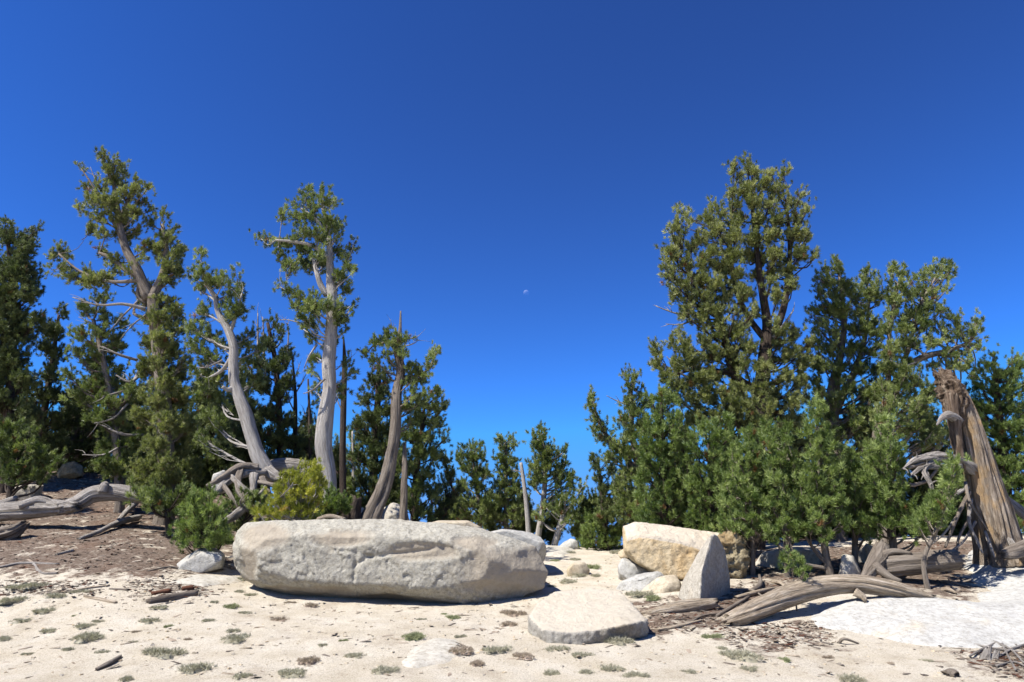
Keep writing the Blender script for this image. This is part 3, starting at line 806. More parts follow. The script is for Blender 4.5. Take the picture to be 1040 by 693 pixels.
def patch(name, label, poly, height, soft, material, seed, cat='rock', step=0.05, kind=None):
    """bare rock that rises a little out of the ground"""
    pl = np.array(plan(poly)); lo, hi = pl.min(0) - 0.3, pl.max(0) + 0.3
    xs = np.arange(lo[0], hi[0], step); ys = np.arange(lo[1], hi[1], step)
    X, Yy = np.meshgrid(xs, ys); x, y = X.ravel(), Yy.ravel()
    p = np.stack([x, y, 0 * x], -1)
    d = poly_dist(pl, x, y) + 0.12 * fbm(p * 2.2, 3, seed) + 0.04 * fbm(p * 9, 2, seed)
    z = gz(x, y) - 0.06 + (height + 0.06) * np.sqrt(np.clip((d + 0.06) / soft, 0, 1)) + (0.035 * fbm(p * 1.2, 5, seed + 2, 0.6) - 0.03 * np.clip(ridged(p * np.array([0.9, 2.2, 1]), 3, seed + 4) - 0.45, 0, 1)) * smooth(0, .4, d) + np.where(d < -0.05, -0.15, 0)
    ny, nx = X.shape
    i = np.arange(ny - 1)[:, None] * nx; j = np.arange(nx - 1)[None]
    q = np.stack([i + j, i + j + 1, i + nx + j + 1, i + nx + j], -1).reshape(-1, 4)
    q = q[(d[q] > -0.16).all(1)]
    used, inv = np.unique(q, return_inverse=True)
    v = np.stack([x, y, z], -1)[used]; q = inv.reshape(q.shape)
    skirt = v.copy(); skirt[:, 2] -= 0.3                             # closed underside so the slab has thickness
    c = v.mean(0)
    mb = MB(); mb.add(v, quads=q); mb.add(skirt, quads=q[:, ::-1])
    o = mb.build(name, M[material], origin=c)
    return tag(o, label, cat, kind=kind)
patch('granite_slab', 'broad smooth white granite slab in front of the leaning stump', [(818, 628), (836, 614), (880, 608), (935, 606), (985, 613), (1000, 600), (975, 575), (985, 559), (1030, 556), (1110, 560), (1120, 655), (1040, 655), (1000, 660), (940, 657), (880, 646), (830, 638)], 0.10, 0.5, 'bedrock', 3, 'rock slab')
patch('rock', 'flat pale rock level with the sand, low in the centre of the foreground', [(400, 676), (415, 658), (440, 648), (462, 650), (466, 664), (450, 676), (420, 684)], 0.05, 0.25, 'pale_granite', 9)
patch('rock', 'pale flat rock flush with the ground right of the low litter by the left bush', [(168, 592), (200, 584), (245, 586), (250, 592), (205, 598)], 0.035, 0.2, 'pale_granite', 19)
patch('rock', 'low bare rock at the back of the sand near the middle pines', [(540, 552), (562, 547), (585, 558), (575, 566), (550, 564)], 0.06, 0.3, 'pale_granite', 29)

# ------------------------------------------------------------------ trees on the left
GL, GR, GF, GM = 'pines on the left rise', 'pines on the right side', 'small bushy pines in front on the right', 'distant pines in the middle gap'
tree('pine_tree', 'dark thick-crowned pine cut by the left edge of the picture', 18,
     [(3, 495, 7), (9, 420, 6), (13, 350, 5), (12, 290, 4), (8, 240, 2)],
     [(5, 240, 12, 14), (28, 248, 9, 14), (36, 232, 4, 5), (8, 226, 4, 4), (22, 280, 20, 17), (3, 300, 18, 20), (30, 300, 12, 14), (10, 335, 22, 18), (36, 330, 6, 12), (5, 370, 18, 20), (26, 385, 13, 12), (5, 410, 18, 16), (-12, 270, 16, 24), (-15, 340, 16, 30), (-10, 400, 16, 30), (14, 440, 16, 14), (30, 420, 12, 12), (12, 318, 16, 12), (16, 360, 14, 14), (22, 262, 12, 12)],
     leaf='needle_dark', bark='dark_bark', thick=0.35, seed=1, group=GL, dens=1.3, tintb=0.15)  # dark needle colour puts this crown's backlit shade into the foliage
tree('pine_tree', 'slim dark pine leaning right beside the leftmost pine', 20,
     [(36, 490, 6), (45, 420, 4.5), (53, 370, 3.5), (60, 320, 1.5)],
     [(62, 318, 5, 7), (46, 326, 5, 7), (55, 338, 11, 9), (48, 355, 11, 10), (61, 360, 6, 10), (50, 380, 13, 12), (40, 402, 13, 10), (60, 402, 8, 10), (34, 430, 16, 12), (56, 428, 10, 12), (45, 455, 14, 14), (64, 455, 10, 14)],
     leaf='needle_dark', bark='dark_bark', thick=0.35, seed=2, group=GL, dens=1.2)
tree('pine_tree', 'shaded pine with a bare leaning grey stem behind the crooked pine', 21,
     [(62, 485, 6), (80, 430, 5), (98, 370, 3)],
     [(98, 372, 12, 12), (80, 400, 14, 12), (106, 400, 12, 12), (72, 425, 14, 14), (98, 430, 16, 14), (60, 448, 12, 12), (84, 455, 16, 14), (110, 450, 14, 14), (70, 475, 14, 8), (126, 430, 12, 14)],
     leaf='needle_dark', bark='brown_bark', thick=0.35, seed=3, group=GL, dens=1.2)
tree('pine_tree', 'tallest crooked forked pine on the left with a long branch reaching left', 15.6,
     [(168, 515, 12), (168, 440, 11), (164, 380, 9.5), (158, 330, 8.5), (155, 300, 8)],
     [(61, 254, 7, 7), (55, 262, 6, 7), (68, 262, 7, 7), (52, 275, 4, 5), (66, 275, 9, 6), (78, 284, 14, 8), (95, 288, 15, 8), (108, 283, 10, 9), (88, 278, 10, 6),
      (106, 160, 5, 6), (108, 172, 5, 7), (118, 165, 6, 7), (123, 174, 7, 9), (118, 186, 8, 8), (82, 172, 4, 4), (137, 184, 6, 6), (140, 192, 5, 6), (150, 192, 3.5, 5), (88, 193, 6, 5), (104, 190, 10, 8), (128, 198, 12, 10), (96, 203, 10, 8), (112, 206, 14, 8), (145, 204, 8, 7), (84, 213, 6, 7), (100, 220, 12, 8), (120, 222, 12, 9), (138, 218, 8, 8), (92, 232, 10, 5), (108, 238, 12, 7), (124, 240, 10, 8), (137, 236, 6, 7), (145, 228, 5, 6),
      (106, 259, 8, 4), (116, 266, 8, 5), (166, 219, 5, 6), (156, 228, 6, 6), (176, 232, 3, 8), (170, 242, 8, 8), (163, 255, 11, 9), (178, 260, 7, 9), (150, 253, 6, 6), (170, 272, 12, 9), (182, 275, 5, 6), (172, 286, 9, 6), (140, 262, 6, 5), (132, 275, 8, 4),
      (168, 308, 14, 10), (180, 318, 8, 8), (160, 328, 16, 11), (178, 338, 10, 12), (155, 348, 14, 12), (172, 358, 14, 13), (188, 365, 7, 12), (152, 375, 13, 14), (175, 385, 16, 14), (156, 400, 15, 14), (184, 405, 12, 14), (150, 425, 14, 14), (172, 430, 16, 14), (190, 435, 10, 14), (156, 450, 14, 14), (178, 458, 16, 14), (150, 475, 15, 14), (172, 485, 16, 12), (192, 478, 10, 14), (155, 498, 14, 10), (180, 505, 14, 8), (140, 490, 9, 12),
      (162, 322, 10, 8, -.5), (165, 345, 11, 9, -.6), (158, 366, 11, 10, -.6), (168, 388, 12, 10, -.7), (158, 408, 12, 10, -.7), (170, 428, 12, 10, -.7), (160, 450, 12, 10, -.8), (172, 470, 12, 10, -.8), (158, 488, 12, 9, -.8)],
     limbs=[[(151, 304, 8), (140, 275, 6.5, -.1), (127, 250, 5.5, -.1), (120, 215, 4), (115, 180, 2.5)], [(155, 302, 7), (165, 280, 5), (169, 255, 4), (165, 228, 2)], [(146, 284, 4.5), (128, 274, 4), (112, 262, 3), (101, 257, 2)],
            [(142, 285, 3.2, -.1), (112, 286, 2.2, -.1), (82, 276, 1.6, 0), (60, 258, 1.0, 0)], [(127, 250, 3), (110, 215, 2), (92, 185, 1.2), (83, 172, .8)], [(122, 222, 2.5), (132, 200, 2), (138, 184, 1)], [(144, 275, 2.5), (140, 300, 2), (148, 308, 1.5)]],
     dead=[[(148, 314, 2.6, -.2), (125, 309, 1.8, -.4), (100, 310, 1.2, -.5), (74, 302, .6, -.6)], [(140, 306, 1.3), (124, 322, 1), (112, 336, .5)], [(148, 320, 1.2, -.3), (135, 330, .8, -.4), (122, 345, .4, -.4)], [(104, 195, .9), (96, 180, .6), (92, 170, .3)]],
     leaf='needle_olive', bark='brown_bark', seed=4, group=GL, front=0, dens=1.05, size=0.155, back=0.35)
tree('pine_tree', 'ragged pine full of bleached dead branches left of the crooked pine', 16.4,
     [(122, 505, 6), (116, 430, 5), (106, 370, 4), (95, 325, 2.5)],
     [(86, 312, 7, 8), (98, 303, 6, 10), (107, 322, 9, 10), (84, 340, 10, 9), (76, 358, 9, 8), (95, 362, 12, 9), (118, 350, 10, 9), (70, 382, 9, 9), (97, 388, 16, 9), (122, 378, 9, 9), (84, 405, 15, 9), (113, 408, 14, 10), (134, 398, 9, 9), (120, 432, 14, 12), (138, 445, 10, 10), (114, 455, 14, 11), (134, 468, 12, 12), (118, 480, 12, 10), (100, 425, 12, 8), (106, 470, 8, 8), (126, 330, 8, 6), (104, 338, 8, 6)],
     dead=[[(140, 366, 1.8), (120, 360, 1.6, -.3), (104, 352, .8, -.4)], [(146, 378, 2), (132, 388, 1.6, -.3), (118, 381, .8, -.4)], [(144, 372, 1.8), (130, 394, 1.4, -.3), (104, 403, .7, -.4)], [(146, 442, 1.8), (124, 441, 1.3, -.4), (104, 432, .7, -.5)], [(130, 410, 1.4, -.2), (115, 425, 1, -.3), (96, 430, .5, -.3)], [(112, 345, 1.2), (96, 330, .8), (80, 322, .4)], [(120, 455, 1.4, -.2), (105, 462, 1, -.3), (84, 462, .5, -.3)]],
     leaf='needle', bark='brown_bark', seed=5, group=GL, front=0, dens=1.0)
tree('pine_tree', 'pine with a pale S-curved leaning trunk rising from gnarled roots', 14.6,
     [(284, 500, 6), (273, 481, 9.5), (262, 462, 9.5), (255, 440, 9), (250, 422, 9), (243, 404, 8), (238, 388, 7), (237, 370, 6.5), (237, 352, 6), (231, 334, 5.5), (222, 318, 4.5), (218, 300, 3)],
     [(203, 256, 4, 5), (203, 267, 5, 6), (195, 281, 6, 6), (206, 280, 9, 6), (214, 291, 10, 6), (200, 294, 9, 5), (227, 284, 5, 5), (234, 292, 6, 5), (239, 276, 3, 6), (246, 288, 4, 8), (243, 303, 6, 9), (237, 318, 7, 10), (247, 318, 4, 7), (233, 330, 5, 6),
      (206, 318, 10, 6, .3), (196, 332, 12, 8, .3), (212, 340, 12, 9, .4), (226, 352, 8, 7, .4), (198, 352, 12, 10, .3), (214, 366, 13, 10, .4), (246, 348, 9, 9, .4), (256, 340, 5, 7, .4), (250, 366, 11, 10, .5), (262, 356, 8, 8, .5), (222, 384, 12, 11, .5), (202, 380, 10, 10, .4), (212, 400, 12, 12, .5), (225, 408, 9, 11, .5), (216, 428, 12, 12, .5), (206, 446, 10, 12, .5), (228, 440, 8, 12, .6), (260, 385, 10, 12, .7)],
     limbs=[[(219, 302, 3.5), (211, 290, 2.5), (204, 272, 1)], [(233, 340, 3), (240, 320, 2), (246, 298, 1)], [(236, 362, 3.5), (226, 376, 2.5, .1), (212, 384, 1.2, .2)], [(240, 392, 4.5), (232, 396, 3, -.1), (226, 393, 2, -.2)]],
     dead=[[(226, 366, 1.5, -.2), (210, 373, 1, -.3), (200, 373, .5, -.3)]],
     leaf='needle', bark='pale_bark', seed=6, group=GL, back=0.3, front=0, rough=0.26)
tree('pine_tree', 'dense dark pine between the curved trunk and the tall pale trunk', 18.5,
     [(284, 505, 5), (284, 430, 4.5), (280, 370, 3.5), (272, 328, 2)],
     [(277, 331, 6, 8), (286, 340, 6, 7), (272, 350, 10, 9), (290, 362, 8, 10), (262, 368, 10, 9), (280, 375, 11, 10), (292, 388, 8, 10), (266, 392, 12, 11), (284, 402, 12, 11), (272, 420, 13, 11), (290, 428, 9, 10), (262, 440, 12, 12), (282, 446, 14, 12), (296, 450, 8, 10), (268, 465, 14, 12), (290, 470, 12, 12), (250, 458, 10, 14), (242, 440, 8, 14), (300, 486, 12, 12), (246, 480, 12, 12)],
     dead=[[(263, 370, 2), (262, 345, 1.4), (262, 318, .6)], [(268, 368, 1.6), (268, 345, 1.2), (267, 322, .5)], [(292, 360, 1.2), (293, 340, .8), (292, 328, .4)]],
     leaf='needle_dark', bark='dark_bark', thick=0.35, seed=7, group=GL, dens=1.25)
tree('dead_tree', 'thin dark dead pine left of the tall pale trunk', 18.8,
     [(301, 500, 4), (300, 440, 3.2), (300, 400, 2.4), (297, 362, .8)], [(306, 450, 6, 12), (303, 480, 8, 12), (296, 430, 4, 8)],
     dead=[[(300, 400, 1), (306, 390, .8), (312, 378, .4)], [(300, 420, 1), (293, 405, .7), (290, 392, .3)], [(300, 440, 1), (309, 425, .8), (314, 408, .4)], [(299, 385, .8), (303, 375, .5), (305, 368, .3)]],
     cat='dead pine', leaf='needle_dark', bark='dark_bark', seed=8, group='dead standing pines on the left rise', back=0)
tree('pine_tree', 'thin half-bare young pine directly left of the tall pale trunk', 18.2,
     [(316, 505, 3.5), (315, 440, 2.4), (313, 385, 1)], [(321, 408, 4, 5), (312, 425, 6, 8), (319, 440, 6, 8), (311, 455, 8, 9), (322, 462, 6, 8), (314, 478, 9, 10), (324, 486, 8, 9)],
     leaf='needle_dark', bark='dark_bark', seed=9, group=GL, back=0, dens=0.9)
tree('pine_tree', 'tall pine with a thick pale bare trunk and a high flat crown', 14.2,
     [(335, 525, 11), (334, 485, 10), (329, 455, 11.5), (331, 425, 11), (335, 395, 9), (334, 370, 9), (336, 345, 8.5), (338, 318, 8.5), (337, 295, 7.5), (335, 265, 5), (334, 238, 3.5), (328, 212, 2)],
     [(314, 196, 8, 5), (327, 194, 6, 5), (300, 208, 6, 5), (312, 208, 12, 8), (328, 206, 10, 9), (286, 219, 5, 5), (300, 221, 10, 6), (316, 222, 14, 8), (333, 224, 10, 10), (310, 235, 12, 7), (324, 240, 12, 9), (343, 240, 8, 9),
      (264, 241, 5, 5), (274, 245, 8, 6), (286, 248, 10, 7), (299, 246, 12, 8), (312, 254, 12, 7), (284, 257, 12, 4), (286, 218, 4, 4),
      (286, 267, 10, 4), (298, 271, 12, 5), (312, 270, 11, 6), (323, 262, 8, 7, -.3), (344, 256, 8, 7), (352, 262, 6, 7), (360, 247, 4, 6), (357, 254, 5, 6), (354, 274, 7, 6), (360, 276, 3, 5), (348, 284, 8, 6), (352, 296, 6, 6),
      (283, 291, 4, 4), (294, 297, 8, 5), (305, 301, 9, 6), (314, 308, 8, 6), (321, 300, 6, 5), (302, 313, 8, 4), (318, 316, 8, 5, -.3), (332, 312, 9, 5, -.4), (344, 314, 9, 6, -.3), (355, 316, 5, 5), (346, 326, 8, 5), (309, 324, 9, 5), (320, 330, 7, 5, -.2), (316, 342, 6, 5), (307, 334, 6, 3), (352, 336, 4, 4),
      (351, 366, 4, 8, .4), (356, 378, 4, 8, .4), (345, 400, 5, 10, .5), (320, 362, 5, 9, .4), (316, 378, 5, 7, .4), (322, 395, 5, 8, .5)],
     limbs=[[(332, 300, 5), (326, 290, 4.5, -.05), (322, 278, 3.5, -.1), (318, 262, 2)], [(334, 262, 4.5), (318, 250, 3, -.1), (300, 246, 2, -.2), (280, 244, 1.2, -.2)], [(336, 290, 3), (348, 275, 2.2), (356, 258, 1.2)], [(333, 240, 3), (320, 222, 2), (306, 212, 1)], [(335, 318, 3), (318, 308, 2.2), (300, 300, 1.2), (285, 292, .7)]],
     dead=[[(305, 328, .9), (292, 325, .6), (284, 325, .3)], [(322, 350, 1.6), (314, 362, 1.1), (309, 374, .5)], [(330, 385, 1.5, -.2), (318, 396, 1, -.3), (308, 400, .5, -.3)]],
     leaf='needle', bark='pale_bark', seed=10, group=GL, back=0.3, front=0, dens=1.1, size=0.15, rough=0.16)
tree('dead_tree', 'thin dark dead trunk standing directly right of the tall pale trunk', 15.4,
     [(349, 525, 5), (348, 470, 4.6), (349, 410, 4), (350, 370, 3), (349, 342, .8)], [], cat='dead pine', bark='dark_bark', seed=11, group='dead standing pines on the left rise',
     dead=[[(349, 380, .9), (355, 370, .6), (357, 360, .3)], [(349, 420, .9), (343, 408, .6), (341, 398, .3)]])
tree('pine_tree', 'dense blackish pine behind the split brown trunk', 17.2,
     [(377, 530, 7), (381, 450, 5), (384, 400, 4), (385, 368, 1.5)],
     [(385, 374, 4, 7), (379, 388, 7, 8), (391, 390, 6, 8), (385, 402, 9, 8), (372, 408, 8, 7), (391, 418, 8, 8), (376, 424, 11, 8), (366, 432, 8, 6), (388, 438, 10, 9), (370, 448, 10, 8), (384, 458, 12, 9), (364, 466, 10, 8), (380, 476, 12, 10), (366, 490, 10, 9), (384, 498, 12, 10), (372, 512, 12, 8), (394, 460, 6, 12)],
     leaf='needle_dark', bark='dark_bark', thick=0.35, seed=12, group=GL, dens=1.4)
tree('pine_tree', 'sparse light-green sapling between the dark dead trunk and the blackish pine', 18.0,
     [(360, 530, 3), (359, 480, 2.2), (358, 438, 1)], [(357, 442, 4, 6), (362, 455, 5, 7), (356, 468, 6, 8), (363, 482, 6, 8), (357, 496, 7, 8), (364, 510, 7, 8)], leaf='needle', bark='pale_bark', seed=13, group=GL)
tree('pine_tree', 'pine with a thick split brown trunk, sparse crown and dead spike top', 14.3,
     [(374, 540, 15), (379, 522, 12.5), (392, 490, 9.5), (398, 460, 8), (402, 430, 7), (403, 400, 6.5), (407, 375, 5.5), (403, 355, 4.5), (406, 338, 2.5), (407, 316, .9)],
     [(383, 350, 7, 4), (374, 358, 5, 3), (390, 345, 6, 4), (398, 352, 7, 5, -.3), (380, 366, 6, 3), (392, 362, 5, 4), (416, 372, 5, 5), (424, 378, 7, 5), (434, 376, 6, 5), (440, 366, 5, 5), (444, 357, 2.5, 4), (430, 387, 8, 5), (418, 388, 6, 5), (420, 400, 7, 5), (412, 345, 5, 4), (398, 372, 4, 4, .3), (414, 414, 5, 6, .3), (404, 346, 6, 5, -.3), (396, 340, 5, 4), (410, 358, 5, 5, -.3), (392, 378, 5, 5, .3), (414, 386, 6, 6, .2), (424, 410, 6, 6, .3), (418, 428, 6, 7, .4)],
     limbs=[[(405, 385, 3), (420, 383, 2), (434, 376, 1.4), (443, 360, .8)], [(405, 350, 2.5), (392, 348, 1.6), (378, 352, 1)]],
     dead=[[(407, 345, 1), (416, 344, .7), (424, 343, .4)], [(406, 352, 1), (418, 350, .7), (426, 345, .3)], [(406, 340, .8), (400, 334, .5), (396, 330, .3)]],
     leaf='needle', bark='brown_bark', seed=14, group=GL, back=0, rough=0.5, size=0.14, sides=22, thick=0.15, dens=1.3)
tree('pine_tree', 'bushy pine on the right end of the left group beside the split trunk', 17,
     [(420, 535, 5), (423, 480, 4), (428, 440, 3), (432, 405, 1.5)],
     [(432, 403, 5, 6), (444, 402, 5, 6), (424, 412, 7, 7), (438, 415, 9, 7), (451, 415, 5, 7), (428, 428, 10, 8), (444, 430, 9, 8), (420, 442, 9, 8), (436, 446, 10, 8), (450, 446, 5, 6), (424, 460, 10, 9), (440, 464, 9, 9), (418, 478, 10, 9), (434, 482, 11, 9), (424, 498, 12, 9), (440, 502, 8, 9), (414, 512, 10, 8), (430, 520, 12, 8), (408, 440, 6, 12), (406, 470, 6, 14)],
     leaf='needle', bark='dark_bark', thick=0.35, seed=15, group=GL, dens=1.15)
tree('pine_tree', 'low dark pine leaning right at the foot of the left group', 18,
     [(432, 540, 5), (446, 520, 4), (462, 500, 2.5)], [(452, 470, 5, 8), (456, 484, 6, 8), (450, 496, 8, 7), (464, 500, 7, 7), (458, 512, 9, 7), (445, 510, 8, 6), (448, 524, 9, 6)], leaf='needle_dark', bark='dark_bark', thick=0.35, seed=16, group=GL)

# ------------------------------------------------------------------ the middle gap
tree('pine_tree', 'far pine with several upright tips, left of the middle gap', 21,
     [(488, 550, 3.5), (486, 510, 3), (480, 462, 1.2)],
     [(478, 455, 3, 5), (487, 453, 2.5, 5), (470, 458, 2.5, 5), (480, 466, 8, 6), (466, 468, 4, 6), (492, 466, 4, 6), (474, 478, 9, 6), (487, 480, 9, 6), (496, 482, 4, 6), (470, 492, 9, 7), (486, 496, 10, 7), (464, 508, 9, 8), (480, 512, 12, 8), (494, 514, 9, 8), (470, 524, 12, 7), (490, 528, 12, 7)],
     leaf='needle', bark='brown_bark', thick=0.35, seed=20, group=GM, back=0.3, dens=1.15)
tree('pine_tree', 'far slender pine directly left of the leaning dead pole', 21.2,
     [(514, 550, 3.5), (514, 500, 3), (513, 450, 1.2)],
     [(518, 447, 3, 4), (509, 449, 2.5, 5), (522, 452, 3, 5), (514, 456, 7, 6), (508, 466, 6, 7), (520, 468, 7, 7), (512, 480, 9, 7), (523, 484, 7, 7), (507, 494, 9, 7), (520, 498, 9, 7), (510, 510, 12, 7), (524, 514, 8, 7), (508, 525, 12, 7), (524, 529, 9, 6)],
     leaf='needle', bark='brown_bark', thick=0.35, seed=21, group=GM, back=0.3, dens=1.15)
tree('dead_tree', 'bare grey-brown dead pole leaning left in the middle gap', 19.5, [(537, 545, 3.6), (535, 515, 3.2), (532, 490, 2.8), (529, 470, 2)], [], cat='dead tree', bark='pale_bark', seed=22,
     dead=[[(531, 482, .8), (526, 478, .5), (520, 478, .3)]])
tree('pine_tree', 'far pine with the highest rounded top in the middle gap', 20,
     [(546, 548, 4.2), (550, 522, 4), (553, 495, 3.4), (553, 465, 2.4), (550, 440, 1.2)],
     [(549, 437, 3, 4), (543, 443, 2.5, 4), (551, 446, 6, 5), (546, 455, 8, 6), (558, 456, 7, 6), (552, 465, 10, 6), (566, 463, 5, 5), (572, 459, 3, 4), (543, 474, 8, 7), (560, 475, 10, 7), (574, 474, 6, 6), (549, 485, 12, 6), (570, 485, 9, 6), (580, 484, 4, 4), (540, 492, 7, 6), (578, 494, 5, 5), (566, 496, 6, 4)],
     leaf='needle', bark='pale_bark', thick=0.35, seed=23, group=GM, back=0.3, front=0, dens=1.15)
tree('pine_tree', 'far low pine with a short leaning pale trunk right of the middle gap', 19.5,
     [(562, 558, 4.5), (567, 540, 4), (573, 520, 3)], [(574, 504, 8, 6), (584, 510, 7, 6), (570, 516, 9, 6), (583, 522, 8, 6), (556, 516, 6, 6), (574, 530, 7, 5), (590, 496, 4, 5), (546, 524, 5, 6)], leaf='needle', bark='pale_bark', thick=0.35, seed=24, group=GM, back=0.3, front=0)
tree('shrub', 'low dense green shrub at the far edge of the sand left of the yellowish boulder', 18.8,
     [(612, 562, 3), (610, 545, 2.5)], [(600, 528, 8, 7), (612, 526, 10, 8), (596, 540, 9, 8), (612, 541, 12, 9), (626, 538, 9, 9), (600, 551, 12, 6), (620, 551, 12, 6)], cat='shrub', leaf='needle_fresh', bark='dark_bark', seed=25, thick=.4, dens=1.3)
tree('shrub', 'dark shrub behind the low shrub at the far edge of the sand', 20.5,
     [(592, 560, 3), (596, 530, 2.5)], [(590, 512, 6, 7), (602, 508, 8, 8), (598, 520, 12, 8), (586, 526, 6, 7), (588, 540, 7, 8), (612, 514, 7, 7), (610, 528, 10, 8)], cat='shrub', leaf='needle', bark='dark_bark', seed=26, thick=.4, dens=1.2)

for i, (px, py, hw, Yb, lf, lab) in enumerate([(462, 520, 14, 22, 'needle', 'far low pine shrub at the foot of the pines left of the middle gap'), (500, 512, 13, 22.5, 'needle', 'far low pine shrub between the two pines left of the leaning dead pole'),
                                          (530, 522, 12, 22, 'needle_dark', 'far low pine shrub at the foot of the leaning dead pole'), (560, 520, 12, 22.5, 'needle_dark', 'far low pine shrub under the highest pine of the middle gap'),
                                          (592, 524, 10, 22.5, 'needle', 'far low pine shrub right of the short leaning pale trunk'), (640, 515, 14, 22, 'needle_dark', 'far low pine shrub behind the left-reaching limb pine')]):
    tree('shrub', lab, Yb, [(px, 556, 2.5), (px, py, 2)], [(px - hw * .6, py, hw * .6, 7), (px + hw * .5, py - 3, hw * .6, 7), (px, py - 9, hw * .4, 5), (px - hw * .5, py + 13, hw * .7, 7), (px + hw * .5, py + 12, hw * .7, 7), (px, py + 24, hw, 6)], cat='shrub', leaf=lf, bark='dark_bark', nn=34, seed=300 + i, thick=.4, dens=1.2, back=0)

# ------------------------------------------------------------------ trees on the right
tree('pine_tree', 'pine with a left-reaching curved limb at the left end of the right group', 17.5,
     [(655, 560, 6), (650, 490, 5), (642, 440, 4), (641, 395, 1.8)],
     [(601, 404, 3, 5), (600, 414, 4, 5), (605, 424, 6, 6), (612, 434, 7, 6), (617, 444, 9, 6), (604, 440, 5, 4), (626, 454, 10, 7), (636, 384, 4, 6), (646, 383, 4, 6), (641, 394, 7, 7), (650, 402, 6, 7), (636, 408, 7, 7), (657, 412, 5, 7), (645, 418, 9, 8), (634, 428, 8, 7), (653, 432, 10, 9), (640, 442, 10, 8), (622, 466, 9, 6), (638, 460, 13, 9), (658, 456, 12, 11), (640, 480, 14, 9), (658, 480, 12, 11), (630, 496, 12, 8), (650, 502, 14, 10), (635, 515, 15, 9), (655, 525, 14, 9), (664, 440, 8, 10)],
     limbs=[[(648, 480, 4), (628, 455, 3), (611, 435, 2), (601, 405, 1)]], dead=[[(640, 412, 1), (628, 408, .7), (616, 402, .4)]],
     leaf='needle', bark='brown_bark', thick=0.35, seed=30, group=GR, back=0.4, dens=1.1)
tree('pine_tree', 'short pine with two narrow tips below the left-reaching limb', 18.5,
     [(616, 560, 4), (612, 510, 3), (607, 465, 1)], [(602, 466, 2.5, 5), (604, 477, 4, 6), (609, 488, 6, 7), (619, 468, 2.5, 5), (620, 480, 5, 7), (614, 498, 9, 7), (626, 492, 6, 8), (618, 512, 11, 7), (630, 508, 8, 8), (618, 526, 10, 7)],
     leaf='needle_dark', bark='dark_bark', thick=0.35, seed=31, group=GR, dens=1.2)
